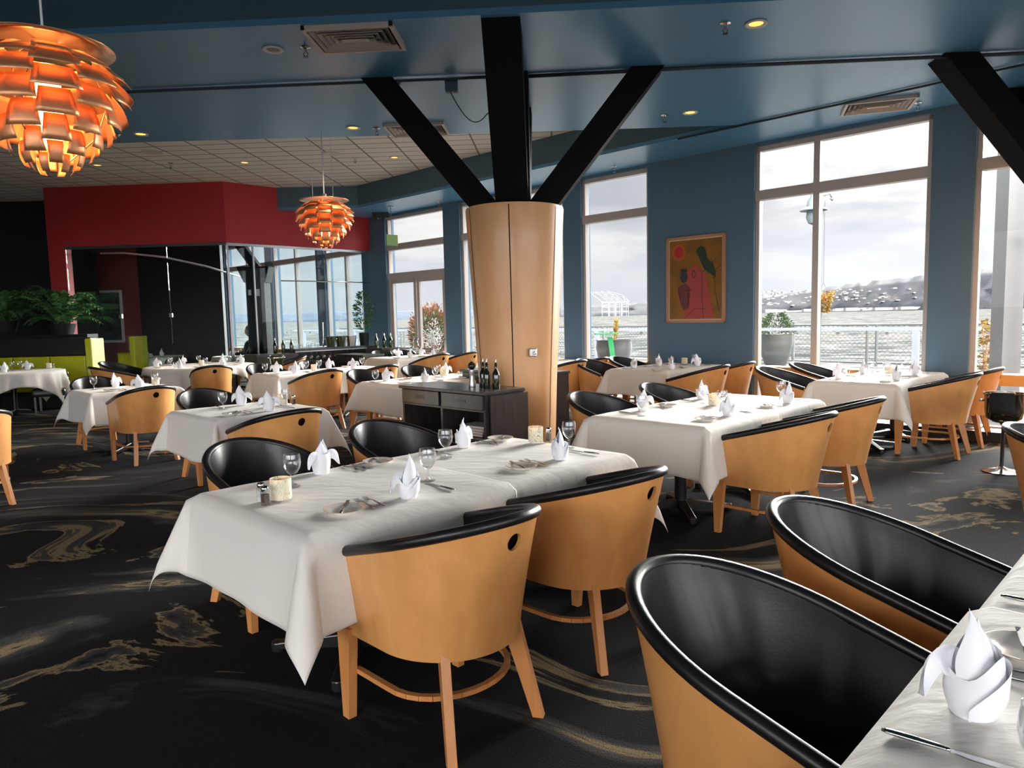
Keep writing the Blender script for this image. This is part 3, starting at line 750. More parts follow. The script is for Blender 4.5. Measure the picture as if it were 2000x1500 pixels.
CH = [ # A, B, facing, twist, label
 (1.66, -2.03, '-B', 0, 'maple tub chair closest to the viewer, whole back and three legs showing'),
 (2.50, -2.05, '-B', 1, 'maple tub chair at the right front side of the nearest double table'),
 (1.74, -3.54, '+B', 2, 'black lined tub chair behind the votive end of the nearest double table'),
 (2.62, -3.52, '+B', 2, 'black lined tub chair behind the middle of the nearest double table'),
 (4.64, -2.13, '-B', 0, 'tub chair at the near left front of the double table right of the column'),
 (5.62, -2.15, '-B', 3, 'tub chair at the far right front of the double table right of the column'),
 (4.70, -3.52, '+B', -2, 'tub chair beside the column, black interior, at the right double table'),
 (5.66, -3.46, '+B', 0, 'second black lined tub chair from the column along the right double table'),
 (2.66, -5.24, '-B', 0, 'tub chair with round hole at the small table just beyond the nearest table'),
 (2.85, -6.90, '+B', 0, 'black lined tub chair behind the small table left of centre'),
 (2.72, -8.42, '-B', 0, 'tub chair at the tan skirted table on the left, back with hole'),
 (2.70, -9.95, '+B', 0, 'black lined tub chair behind the tan skirted left table'),
 (1.02, -7.50, '-B', 0, 'tub chair cut off by the left edge of the photo'),
 (5.12, -8.86, '-B', 0, 'tub chair at the front left of the middle distance double table'),
 (6.06, -8.86, '-B', 0, 'tub chair at the front right of the middle distance double table'),
 (5.15, -10.35, '+B', 0, 'black lined tub chair at the back left of the middle distance double table'),
 (6.00, -10.35, '+B', 0, 'black lined tub chair at the back right of the middle distance double table'),
 (5.25, -7.70, '+B', 2, 'black lined tub chair at the left end of the table behind the sideboard'),
 (6.08, -7.66, '+B', 0, 'black lined tub chair behind the second seat of the table beyond the sideboard'),
 (6.15, -6.12, '-B', 0, 'tub chair mostly hidden behind the sideboard top, dark rim showing'),
 (8.45, -10.52, '-B', 0, 'tub chair with hole at the far table in front of the deck doors'),
 (9.12, -10.45, '-B', 6, 'rightmost tub chair at the far table in front of the deck doors'),
 (8.62, -12.12, '+B', 0, 'pale lit tub chair at the back left of the far deck door table'),
 (9.15, -12.12, '+B', 0, 'small black lined tub chair right against the deck doors'),
 (8.12, -4.72, '-B', 0, 'tub chair left of two under the framed picture'),
 (8.76, -4.70, '-B', 0, 'tub chair right of two under the framed picture'),
 (8.28, -6.42, '+B', -4, 'black lined tub chair just right of the column by the window'),
 (8.98, -6.32, '+B', 0, 'black lined tub chair at the window side behind the picture table'),
 (8.20, -2.06, '-B', 0, 'tub chair at the big window table, front leg and full side showing'),
 (9.02, -2.03, '-B', 0, 'tub chair against the big window, second along the window table'),
 (8.02, -3.48, '+B', 0, 'black lined tub chair left of two at the big window table'),
 (8.86, -3.44, '+B', 0, 'black lined tub chair nearest the big window mullion'),
 (1.56, -.66, '+B', 0, 'big black tub chair in the lower right foreground, nearest of two'),
 (2.38, -.68, '+B', 0, 'black tub chair in the right foreground, farther of two'),
 (4.74, -.44, '+B', 0, 'tub chair cut off by the right edge of the photo'),
 (8.10, -6.98, '-B', 0, 'tub chair half hidden behind the right edge of the column, hole showing'),
 (8.72, -7.05, '-B', 0, 'tub chair with a plain orange back just right of the column'),
]
for (A_, B_, fc, tw, lb) in CH: chair(A_, B_, fc, lb, tw)
T7C = (5.15, -12.95)
for (A_, B_, lb) in [(4.72, -11.42, 'tub chair with centred hole in front of the large round table'), (3.72, -12.75, 'tub chair at the left of the large round table, side on'),
                     (4.20, -14.0, 'black lined tub chair between the round table and the glass front'), (5.35, -14.25, 'black lined tub chair close to the glass corner behind the round table'),
                     (6.48, -12.40, 'black lined tub chair at the right of the large round table')]:
    d = P(*T7C) - P(A_, B_); chair(A_, B_, math.atan2(d.y, d.x) - PI / 2, lb)

# ================================================================== TABLES AND CLOTHS
def make_table(cast=True):
    e = empty('dining_table')
    b = bm_new(); bx(b, -.46, .46, -.46, .46, .705, .735); bevel(obj('table_top', b, M['dkwood'], e), .01)
    b = bm_new(); lathe(b, [(.045, .05), (.045, .66), (.14, .70), (.14, .705)], 20); obj('pedestal', b, M['blackmetal'], e, smooth=True, sharp=40)
    b = bm_new()
    for a in (45, 135, 225, 315):
        c_, s_ = math.cos(rad(a)), math.sin(rad(a))
        def q(r, w, z): return [(r * c_ - w * s_, r * s_ + w * c_, z), (r * c_ + w * s_, r * s_ - w * c_, z)]
        P0 = q(.02, .035, .02) + q(.02, .035, .09)[::-1]; P1 = q(.36, .028, .015) + q(.36, .028, .045)[::-1]
        hexa(b, [P0[0], P0[1], P0[2], P0[3], P1[0], P1[1], P1[2], P1[3]])
        lathe(b, [(0, 0), (.03, 0), (.03, .045), (0, .047)], 12, c=(.36 * c_, .36 * s_, 0))
    bevel(obj('base', b, M['blackmetal'], e), .006)
    return freeze(e)
tab0 = make_table(); TU = [False]
def table(A, B, label, grp='square pedestal tables', wa=None, wb=None):
    t = tab0 if not TU[0] else copy_tree(tab0); TU[0] = True
    t.location = P(A, B, 0); t.rotation_euler = (0, 0, TH); t.scale = (min(1, (wa or .94) / .94), min(1, (wb or .94) / .94), 1); tag(t, label, 'table', grp); return t

def cloth(A0, A1, B0, B1, label, dA0=.35, dA1=.35, dB0=.35, dB1=.35, z=.742, seed=0, off=.004, ridge=None, res=.022):
    """square cloth over a rectangular top; a zero drop means that the cloth ends flat there"""
    rnd = random.Random(seed); ph = [rnd.uniform(0, 6.28) for _ in range(8)]
    def samples(a, b, d0, d1):
        L_ = [a - d0 + d0 * i / max(1, round(d0 / res)) for i in range(round(d0 / res))] if d0 else []
        n = max(6, round((b - a) / .06)); L_ += [a + (b - a) * i / n for i in range(n + 1)]
        k = round(d1 / res)
        if d1: L_ += [b + d1 * (i + 1) / k for i in range(k)]
        # tight samples at the edges
        L_ += [a + .006, a + .014, b - .006, b - .014]
        return sorted(set(round(x, 4) for x in L_))
    SA_, SB_ = samples(A0, A1, dA0, dA1), samples(B0, B1, dB0, dB1)
    def wave(u, amp, i): return amp * (math.sin(u * 9 + ph[i]) * .6 + math.sin(u * 17 + ph[i + 1]) * .4)
    rows = []
    for s in SA_:
        r = []
        for t in SB_:
            da = A0 - s if s < A0 else (s - A1 if s > A1 else 0); sa = -1 if s < A0 else 1
            db = B0 - t if t < B0 else (t - B1 if t > B1 else 0); sb = -1 if t < B0 else 1
            cs, ct = min(max(s, A0), A1), min(max(t, B0), B1); zz = z
            if not da and not db:
                zz = z + .0012 * math.sin(s * 23 + ph[0]) * math.sin(t * 19 + ph[1])
                for mid, x in (((A0 + A1) / 2, s), ((B0 + B1) / 2, t)): zz += .0018 * max(0, 1 - abs(x - mid) / .035)
                if ridge and ridge[0] == 'A' and abs(s - ridge[1]) < .11: zz += .020 * math.exp(-((s - ridge[1]) / .026) ** 2) * (1 + .4 * math.sin(t * 8)) + .010 * math.exp(-((s - ridge[1] + .07) / .02) ** 2)
                e_ = min(min(cs - A0, A1 - cs) if (dA0 and cs - A0 < .02) or (dA1 and A1 - cs < .02) else 1, min(ct - B0, B1 - ct) if (dB0 and ct - B0 < .02) or (dB1 and B1 - ct < .02) else 1)
                if e_ < .02: zz -= (.02 - e_) ** 2 / .02 * .35
                p = P(cs, ct, zz)
            elif da and not db:
                f = da / .35; out = off + .008 + .035 * f + wave(t, .012 * f * f, 2) + (.01 * min(1, da / .02))
                hem = .012 * math.sin(t * 6 + ph[4]) * f
                p = P(cs + sa * out, ct, z - da * .985 - .007 + hem)
            elif db and not da:
                f = db / .35; out = off + .008 + .035 * f + wave(s, .012 * f * f, 3) + (.01 * min(1, db / .02))
                p = P(cs, ct + sb * out, z - db * .985 - .007 + .012 * math.sin(s * 6 + ph[5]) * f)
            else:
                rho = math.hypot(da, db); phi = math.atan2(db, da); f = rho / .35
                base = off + .018 + .035 * min(f, 1)
                k = max(0, math.sin(2 * phi)) ** .55
                tw_ = phi + rad(14) * sa * sb * (1 if seed % 2 else -1) * k; g = .31 * rho * k
                ox = sa * (base * math.cos(phi) ** .5 + g * math.cos(tw_)); oy = sb * (base * math.sin(phi) ** .5 + g * math.sin(tw_))
                p = P(cs + ox, ct + oy, z - math.sqrt(max(0, (rho * (.985 - .09 * k)) ** 2 - (.75 * g) ** 2)) - .007)
            r.append(p)
        rows.append(r)
    b = bm_new(); grid(b, rows)
    o = obj('tablecloth', b, M['cloth'], smooth=True); tag(o, label, 'tablecloth', 'cream tablecloths')
    solidify(o, .0016)
    return o
def round_cloth(A, B, R_, half, label, seed=0, z=.742):
    ph = random.Random(seed).uniform(0, 6.28); n = 64; rows = []
    for i in range(n + 1):
        r = []
        for j in range(n + 1):
            s = -half + 2 * half * i / n; t = -half + 2 * half * j / n; rho = math.hypot(s, t); an = math.atan2(t, s)
            if rho <= R_: p = P(A + s, B + t, z)
            else:
                d = rho - R_; w = (R_ + .012 + .05 * d / .4 + .035 * min(1, d / .25) * math.sin(an * 12 + ph) + .015 * min(1, d / .2) * math.sin(an * 23 + ph))
                p = P(A + math.cos(an) * w, B + math.sin(an) * w, z - d * .97)
            r.append(p)
        rows.append(r)
    b = bm_new(); grid(b, rows); o = obj('tablecloth', b, M['cloth'], smooth=True); tag(o, label, 'tablecloth', 'cream tablecloths'); solidify(o, .0016); return o

TD = {  # short phrases that name each table
 't1': 'nearest double table', 't3': 'double table right of the column', 't2': 'small table left of centre', 't4': 'tan skirted left table',
 't5': 'table behind the sideboard', 't6': 'middle distance double table', 't7': 'large round table', 't8': 'far table by the deck doors', 't9': 'table under the framed picture',
 't10': 'big window table', 't11': 'corner foreground table', 't13': 'window table right behind the column', 't14': 'glass room table', 't15': 'booth table at far left'}
TABS = {'t1': (1.24, 2.20, 3.16, -3.22, -2.27), 't3': (4.20, 5.15, 6.10, -3.34, -2.39), 't5': (4.86, 5.79, 6.72, -7.42, -6.50), 't6': (4.78, 5.70, 6.62, -10.06, -9.34),
        't8': (7.98, 8.72, 9.38, -11.86, -10.92), 't9': (7.97, 8.72, 9.40, -6.0, -5.08), 't10': (7.68, 8.56, 9.40, -3.08, -2.27), 't11': (1.06, 2.02, 2.98, -.39, .56), 't13': (7.95, 8.68, 9.38, -8.50, -7.62)}
for i, (k, (a0, am, a1, b0, b1)) in enumerate(TABS.items()):
    bc = (b0 + b1) / 2
    table((a0 + am) / 2, bc, 'pedestal table, left half of the ' + TD[k], wa=am - a0, wb=b1 - b0); table((am + a1) / 2, bc, 'pedestal table, right half of the ' + TD[k], wa=a1 - am, wb=b1 - b0)
    cloth(am + .002, a1, b0, b1, 'cream cloth over the right half of the ' + TD[k], dA0=0, seed=i * 3 + 1)
    cloth(a0, am + (.06 if k in ('t1', 't11', 't3') else .02), b0, b1, 'cream cloth over the left half of the ' + TD[k], dA1=0, seed=i * 3 + 2, z=.745, off=.020, ridge=('A', am - .03) if k in ('t1', 't11', 't3') else None)
for k, (a0, a1, b0, b1) in {'t2': (2.30, 3.24, -6.48, -5.53), 't4': (2.32, 3.28, -9.66, -8.86)}.items():
    table((a0 + a1) / 2, (b0 + b1) / 2, 'pedestal table under cloth, the ' + TD[k], wa=a1 - a0, wb=b1 - b0); cloth(a0, a1, b0, b1, 'cream cloth covering the ' + TD[k], seed=ord(k[1]))
def round_table(A, B, R_, label):
    t = copy_tree(tab0); t.location = P(A, B, 0); t.rotation_euler = (0, 0, TH)
    for ch in t.children:
        if ch.name.startswith('table_top'):
            b = bm_new(); lathe(b, [(0, .705), (R_, .705), (R_, .735), (0, .735)], 48); me = bpy.data.meshes.new('table_top'); b.to_mesh(me); b.free(); me.materials.append(M['dkwood']); ch.data = me
    tag(t, label, 'table', 'round pedestal tables')
round_table(5.15, -12.95, .90, 'large round pedestal table in front of the glass front'); round_cloth(5.15, -12.95, .905, 1.02, 'cream cloth on the large round table before the glass front', 3)
round_table(2.66, -14.66, .76, 'round pedestal table before the lime booth'); round_cloth(2.66, -14.66, .765, 1.0, 'pleated cream cloth on the round booth table at far left', 9)
round_table(7.02, -15.78, .42, 'small round pedestal table inside the glass room'); round_cloth(7.02, -15.78, .425, .72, 'white cloth on the small round table inside the glass room', 5)

# ================================================================== TABLEWARE
ZTAB = .7455
def leaf_sheet(b, base, tip, width, bulge, up=(0, 0, 1), n=8, m_=4, fold=.0, curl=0):
    """a pointed, curved sheet from base to tip"""
    base, tip = Vector(base), Vector(tip); d = tip - base; s = d.cross(Vector(up)).normalized() if d.cross(Vector(up)).length > 1e-4 else Vector((1, 0, 0)); nrm = s.cross(d).normalized()
    rows = []
    for i in range(n + 1):
        t = i / n; w = width * (math.sin(PI * (.18 + .82 * t)) ** .8 if t < 1 else 0); c = base + d * t + nrm * bulge * math.sin(PI * t)
        rows.append([c + s * w * (j / m_ * 2 - 1) / 2 + nrm * (fold * (1 - abs(j / m_ * 2 - 1)) ) + Vector((0, 0, curl * t * t)) for j in range(m_ + 1)])
    grid(b, rows)
def make_napkin(v):
    rnd = random.Random(v * 11 + 3); b = bm_new()
    # wrapped body with a slanting top edge
    rows = []; n = 26
    for i in range(n + 1):
        a = -PI * .1 + (2 * PI + .5) * i / n; sp = 1 - .10 * (i / n)
        hh = .088 + .020 * math.sin(a * 1.0 + v) + .008 * math.sin(3 * a)
        rows.append([((.037 + .008 * math.sin(PI * f) + .006 * f) * sp * math.cos(a), (.034 + .008 * math.sin(PI * f) + .006 * f) * sp * math.sin(a), hh * f) for f in [k / 6 for k in range(7)]])
    grid(b, rows)
    # diagonal wrap band
    rows = []
    for i in range(15):
        a = -2.6 + 2.9 * i / 14; z0 = .005 + .055 * (i / 14); w = .05 * math.sin(PI * (i + 1) / 16) ** .6
        rows.append([(.0485 * math.cos(a) * (1 + .05 * k), .0455 * math.sin(a) * (1 + .05 * k), z0 + w * k) for k in (0, .35, .7, 1)])
    grid(b, rows)
    # tall hooded leaves rising out of the body
    top = .176 + .012 * (v == 1); ln = .014 * (1 if v % 2 else -1)
    for sgn, h_, tw_ in ((1, top, 0), (-1, top - .012, .5)):
        rows = []
        for i in range(14):
            t = i / 13; a_ = rad(78) * (1 - t) ** .55 * (1 + .35 * math.sin(PI * t)) + .01; r_ = .036 * (1 - .55 * t) + .012 * math.sin(PI * t)
            rows.append([(r_ * math.sin(a_ * q + tw_) + ln * t, -sgn * r_ * math.cos(a_ * q + tw_) * .75 + sgn * .016 * t, .045 + (h_ - .045) * t - .010 * q * q * t) for q in (-1, -.66, -.33, 0, .33, .66, 1)])
        grid(b, rows)
    # side wings that droop like petals, broad in the vertical plane
    for sgn in ((-1, 1) if v != 2 else (-1,)):
        rows = []; cs_ = []
        for i in range(13):
            t = i / 12; cs_.append(Vector((sgn * (.018 + .070 * t ** .85), .014 * math.sin(t * 2), .072 + .040 * math.sin(PI * min(1, t * .95) * .75) - .068 * t * t)))
        for i in range(13):
            t = i / 12; d_ = (cs_[min(12, i + 1)] - cs_[max(0, i - 1)]).normalized(); n_ = Vector((-d_.z, 0, d_.x)) * sgn
            w = (.026 * math.sin(PI * (.20 + .80 * t)) ** .75) if t < 1 else .0006
            rows.append([cs_[i] + n_ * w * q + Vector((0, .014 * (1 - q * q) + .004, 0)) for q in (-1, -.5, 0, .5, 1)])
        grid(b, rows)
    me = bpy.data.meshes.new('napkin'); bmesh.ops.recalc_face_normals(b, faces=b.faces); b.to_mesh(me); b.free(); me.materials.append(M['napkin'])
    for p in me.polygons: p.use_smooth = True
    return me
NAPM = [make_napkin(v) for v in range(3)]
def lathe_mesh(name, prof, mats, seg=28, extra=None):
    b = bm_new(); lathe(b, prof, seg)
    if extra: extra(b)
    bmesh.ops.recalc_face_normals(b, faces=b.faces)
    me = bpy.data.meshes.new(name); b.to_mesh(me); b.free()
    for x in mats: me.materials.append(x)
    for p in me.polygons: p.use_smooth = True
    try: me.set_sharp_from_angle(angle=rad(50))
    except Exception: pass
    return me
GOB = lathe_mesh('wine_glass', [(0, .0035), (.032, .002), (.034, 0), (.034, .0025), (.012, .006), (.006, .012), (.0055, .03), (.009, .038), (.0055, .046), (.0065, .054), (.022, .066), (.036, .088), (.0405, .112), (.039, .135), (.0365, .152), (.0355, .1522), (.0378, .135), (.039, .112), (.0345, .089), (.021, .068), (0, .060)], [M['wglass']])
TUM = lathe_mesh('tumbler', [(0, .004), (.030, .0), (.034, .004), (.037, .085), (.0355, .085), (.0325, .010), (0, .010)], [M['wglass']])
PLT = lathe_mesh('bread_plate', [(0, .004), (.040, .003), (.042, 0), (.046, .0), (.050, .006), (.078, .016), (.0795, .018), (.0775, .0185), (.052, .0095), (.045, .0065), (0, .0065)], [M['porc']], 36)
PRIM = lathe_mesh('rim_line', [(.0778, .0184), (.0784, .0190), (.0797, .0187), (.0798, .0175)], [M['gold']], 36)
VOT = lathe_mesh('votive', [(0, .012), (.043, .010), (.0445, .014), (.0445, .098), (.0415, .0985), (.0410, .040), (0, .040)], [M['votive']], 32)
VBASE = lathe_mesh('glass_foot', [(0, 0), (.044, 0), (.0452, .004), (.0450, .014), (0, .014)], [M['wglass']], 32)
SHK = None
def shaker_parts():
    b = bm_new(); bx(b, -.014, .014, -.014, .014, 0, .062); me1 = bpy.data.meshes.new('glass_body'); bmesh.ops.recalc_face_normals(b, faces=b.faces); b.to_mesh(me1); b.free(); me1.materials.append(M['wglass'])
    b = bm_new(); bx(b, -.0118, .0118, -.0118, .0118, .004, .05); me2 = bpy.data.meshes.new('contents'); bmesh.ops.recalc_face_normals(b, faces=b.faces); b.to_mesh(me2); b.free(); me2.materials.append(M['pepper'])
    me2b = me2.copy(); me2b.materials.clear(); me2b.materials.append(M['salt'])
    me3 = lathe_mesh('cap', [(.0145, .060), (.016, .062), (.016, .076), (.0135, .083), (.006, .086), (0, .0865)], [M['chrome']], 18)
    return me1, me2, me2b, me3
SG, SPEP, SSALT, SCAP = shaker_parts()
def fork_mesh():
    b = bm_new(); L_ = .185
    st = [(-.092, .0075, .004), (-.07, .0085, .0035), (-.02, .0045, .006), (.02, .003, .009), (.036, .0065, .006), (.044, .0110, .003)]
    rows = [[(x, -w, z + .0), (x, 0, z + .0012), (x, w, z)] for x, w, z in [(a, w, z) for a, w, z in st]]
    # x runs along the fork
    top = grid(b, rows)
    for j in range(4):
        y0 = -.0105 + j * .0058
        grid(b, [[(.044, y0, .003), (.044, y0 + .0036, .003)], [(.066, y0, .0028), (.066, y0 + .0034, .0028)], [(.092, y0 + .0008, .0085), (.092, y0 + .0024, .0085)]])
    me = bpy.data.meshes.new('fork'); r = bmesh.ops.extrude_face_region(b, geom=list(b.faces)); 
    for g in r['geom']:
        if isinstance(g, bmesh.types.BMVert): g.co.z += .0016
    bmesh.ops.recalc_face_normals(b, faces=b.faces); b.to_mesh(me); b.free(); me.materials.append(M['chrome'])
    for p in me.polygons: p.use_smooth = True
    try: me.set_sharp_from_angle(angle=rad(40))
    except Exception: pass
    return me
def knife_meshes(Lh=.105, Lb=.115, w=.0095, blade_w=.0095):
    b = bm_new(); n = 12; rows = []
    pts = []; rr = []
    for i in range(n + 1):
        t = i / n; pts.append((-Lh + Lh * t, 0, .0062)); rr.append(.0062 * (math.sin(PI * min(1, .12 + t * .9)) * .35 + .65) if i not in (0,) else .003)
    tube(b, pts, rr, 10)
    for v in b.verts: v.co.y *= 1.25; v.co.z = max(.0004, .0004 + (v.co.z) * .85)
    bmesh.ops.recalc_face_normals(b, faces=b.faces)
    m1 = bpy.data.meshes.new('handle'); b.to_mesh(m1); b.free(); m1.materials.append(M['chrome'])
    for p in m1.polygons: p.use_smooth = True
    b = bm_new(); prof = [(0, -.0045, .0045), (.012, -.0045, .0050), (.03, -blade_w, .0055), (.08, -blade_w, .0055), (.10, -blade_w * .8, .0055), (Lb, .002, .0055)]
    lo = []; hi = []
    for x, y0, y1 in prof:
        lo.append((x, y0, y1))
    q = [[(x, y0, .0020), (x, y1, .0020)] for x, y0, y1 in prof]; grid(b, q); q = [[(x, y0, .0042), (x, y1, .0042)] for x, y0, y1 in prof]; grid(b, q)
    bmesh.ops.bridge_loops(b, edges=[e_ for e_ in b.edges if e_.is_boundary]) if False else None
    m2 = bpy.data.meshes.new('blade'); bmesh.ops.recalc_face_normals(b, faces=b.faces); b.to_mesh(m2); b.free(); m2.materials.append(M['steel'])
    return m1, m2
FORK = fork_mesh(); KH, KB = knife_meshes(); BH, BB = knife_meshes(.075, .075, .007, .008)
def inst(name, me, loc, rz, label, cat, grp, parts=(), scale=1):
    if me is None: o = empty(name, loc, rz)
    else:
        o = bpy.data.objects.new(name, me); C.objects.link(o); o.location = loc; o.rotation_euler = (0, 0, rz)
    tag(o, label, cat, grp)
    for pn, pm in parts:
        c = bpy.data.objects.new(pn, pm); C.objects.link(c); c.parent = o
    return o
def napkin(A, B, v, rz, where): return inst('folded_napkin', NAPM[v % 3], P(A, B, ZTAB), rz, 'white linen napkin folded upright, ' + where, 'napkin', 'folded napkins')
def goblet(A, B, where, tum=False):
    return inst('tumbler' if tum else 'wine_glass', TUM if tum else GOB, P(A, B, ZTAB), 0, ('short clear tumbler, ' if tum else 'empty stemmed goblet, ') + where, 'glass', 'empty goblets')
def plate(A, B, where): return inst('bread_plate', PLT, P(A, B, ZTAB), 0, 'small cream bread plate, ' + where, 'plate', 'bread plates', [('rim_line', PRIM)])
def fork(A, B, rz, where): return inst('fork', FORK, P(A, B, ZTAB), rz, 'steel fork, ' + where, 'fork', 'dinner forks')
def knife(A, B, rz, where): return inst('dinner_knife', None, P(A, B, ZTAB), rz, 'steel dinner knife, ' + where, 'knife', 'dinner knives', [('handle', KH), ('blade', KB)])
def bknife(A, B, rz, where):
    o = inst('butter_knife', None, P(A, B, ZTAB + .0125), rz, 'butter knife on its plate, ' + where, 'knife', 'butter knives', [('handle', BH), ('blade', BB)]); o.rotation_euler = (rad(4), rad(-3), rz); return o
def votive(A, B, where, shk=None, grp='votive holders'):
    inst('votive_holder', VOT, P(A, B, ZTAB), random.uniform(0, 6), 'cream vine patterned votive glass, ' + where, 'candle holder', grp, [('glass_foot', VBASE)])
    if shk:
        for i, (a, b_) in enumerate(shk):
            inst('pepper_shaker' if i == 0 else 'salt_shaker', SG, P(a, b_, ZTAB), TH + .2, 'small %s shaker with steel cap, ' % ('pepper' if i == 0 else 'salt') + where, 'shaker', 'salt and pepper shakers', [('contents', SPEP if i == 0 else SSALT), ('cap', SCAP)])
def seat(A, B, side, key, pos, full=True, v=0, nap=True, gl=True, pl=True, tum=False, dv=0):
    """place setting; side -1: sitter on the near (+B) side looking to -B; +1: sitter on the far side"""
    w = '%s of the %s' % (pos, TD[key]); s = 1 if side < 0 else -1
    j = lambda a=.012: random.uniform(-a, a)
    base = TH if side < 0 else TH + PI
    Q = lambda x, y: (A + s * x, B - s * y)          # x to the sitter's right, y away from the sitter
    if nap: napkin(*Q(0 + j(), dv + j()), v, base + random.uniform(-.7, .7), w)
    if gl: goblet(*Q(.26 + j(.02), .17 + j(.02)), w, tum)
    if pl: plate(*Q(-.31 + j(), .01 + j()), w)
    if full:
        fork(*Q(-.195 + j(.006), .03), base + PI / 2 + random.uniform(-.12, .12), 'outer one ' + w)
        fork(*Q(-.150 + j(.006), .03), base + PI / 2 + random.uniform(-.12, .12), 'inner one ' + w)
        bknife(*Q(-.31, .01), base + PI / 2 + random.uniform(-.9, .9), w)
    knife(*Q(.20 + j(), .02 + j()), base + PI / 2 + random.uniform(-.1, .1), w)
# nearest double table
seat(1.80, -2.42, -1, 't1', 'front left seat', v=1); seat(2.81, -2.44, -1, 't1', 'front right seat', v=0)
seat(1.81, -3.13, 1, 't1', 'back left seat', v=0); seat(2.72, -3.11, 1, 't1', 'back right seat', v=2)
votive(1.41, -2.785, 'left end of the nearest double table', [(1.325, -2.755), (1.345, -2.83)]); votive(3.08, -2.87, 'right end of the nearest double table', [(3.16, -2.84)])
seat(4.75, -2.52, -1, 't3', 'front left seat', v=0); seat(5.68, -2.50, -1, 't3', 'front right seat', v=1)
seat(4.64, -3.18, 1, 't3', 'back left seat', v=2); seat(5.56, -3.20, 1, 't3', 'back right seat', v=0)
votive(5.18, -2.87, 'middle of the double table right of the column', [(5.31, -2.90)])
seat(2.82, -5.72, -1, 't2', 'front seat', v=0); seat(2.86, -6.32, 1, 't2', 'back seat', v=1); votive(3.10, -6.0, 'small table left of centre', [(3.17, -5.93)])
seat(2.86, -9.0, -1, 't4', 'front seat', v=2); seat(2.76, -9.55, 1, 't4', 'back seat', v=1); votive(3.14, -9.28, 'tan skirted left table', [(3.21, -9.35)])
seat(5.28, -6.68, -1, 't5', 'front left seat', v=0); seat(6.2, -6.70, -1, 't5', 'front right seat', v=1); seat(5.08, -7.20, 1, 't5', 'back left seat', v=2); seat(6.08, -7.28, 1, 't5', 'back right seat', v=0)
votive(5.86, -7.05, 'middle of the table behind the sideboard')
for args in [(5.10, -9.45, -1, 'front left seat', 1), (6.10, -9.46, -1, 'front right seat', 0), (5.02, -9.88, 1, 'back left seat', 0), (5.92, -9.90, 1, 'back right seat', 2)]: seat(args[0], args[1], args[2], 't6', args[3], full=False, v=args[4])
votive(5.50, -9.62, 'middle of the middle distance double table')
for args in [(8.42, -11.1, -1, 'front left seat', 1), (9.0, -11.1, -1, 'front right seat', 0), (8.55, -11.65, 1, 'back left seat', 0), (9.12, -11.68, 1, 'back right seat', 2)]: seat(args[0], args[1], args[2], 't8', args[3], full=False, v=args[4])
for args in [(8.26, -5.2, -1, 'front left seat', 1), (8.92, -5.2, -1, 'front right seat', 0), (8.24, -5.78, 1, 'back left seat', 0), (8.78, -5.74, 1, 'back right seat', 2)]: seat(args[0], args[1], args[2], 't9', args[3], full=False, v=args[4])
votive(9.08, -5.5, 'wall end of the table under the framed picture')
for args in [(8.16, -2.42, -1, 'front left seat', 0), (8.84, -2.42, -1, 'front right seat', 2), (7.96, -2.92, 1, 'back left seat', 1), (8.76, -2.94, 1, 'back right seat', 0)]: seat(args[0], args[1], args[2], 't10', args[3], full=True, v=args[4])
votive(8.72, -2.66, 'middle of the big window table')
seat(8.9, -7.8, -1, 't13', 'front seat', full=False, v=0)
# foreground corner table
w = 'near seat of the corner foreground table'
nk = napkin(1.50, -.295, 2, .35, w); nk.scale = (1.15, 1.15, 1.15); knife(1.331, -.293, rad(-37), w); goblet(1.285, -.155, w); plate(1.83, -.27, w)
fork(1.72, -.24, TH - PI / 2 + .1, 'outer one ' + w); fork(1.675, -.235, TH - PI / 2, 'inner one ' + w); bknife(1.83, -.27, TH + .3, w)
knife(2.16, -.27, TH - PI / 2, 'far seat of the corner foreground table'); napkin(2.42, -.12, 1, TH + PI, 'far seat of the corner foreground table')
# large round table
pos7 = ['left', 'front left', 'front right', 'right', 'back right', 'back left']
for i, ang in enumerate((178, 236, 292, 350, 48, 112)):     # around the top, measured from the room's long axis
    a = rad(ang + 90); A_, B_ = 5.15 + .70 * math.cos(a), -12.95 + .70 * math.sin(a); wz = '%s seat of the large round table' % pos7[i]
    napkin(A_, B_, i, a, wz); goblet(5.15 + .52 * math.cos(a + .38), -12.95 + .52 * math.sin(a + .38), wz, tum=(i % 3 == 1)); plate(5.15 + .72 * math.cos(a - .42), -12.95 + .72 * math.sin(a - .42), wz)
votive(5.12, -12.80, 'middle of the large round table')
napkin(2.93, -14.85, 0, .5, 'right seat of the booth table at far left'); napkin(2.52, -14.48, 1, 1.2, 'front seat of the booth table at far left'); goblet(2.72, -14.92, 'booth table at far left', False)
goblet(2.86, -15.08, 'behind the other glass on the booth table at far left', False)
inst('votive_holder', VOT, P(3.25, -14.85, ZTAB), 1, 'cream vine patterned votive glass, booth table at far left', 'candle holder', 'votive holders', [('glass_foot', VBASE)])
inst('salt_shaker', SG, P(3.34, -14.92, ZTAB), TH, 'small salt shaker with steel cap, booth table at far left', 'shaker', 'salt and pepper shakers', [('contents', SSALT), ('cap', SCAP)])
goblet(7.1, -15.6, 'small table inside the glass room'); napkin(6.95, -15.62, 0, 0, 'small table inside the glass room'); plate(7.1, -15.95, 'small table inside the glass room')
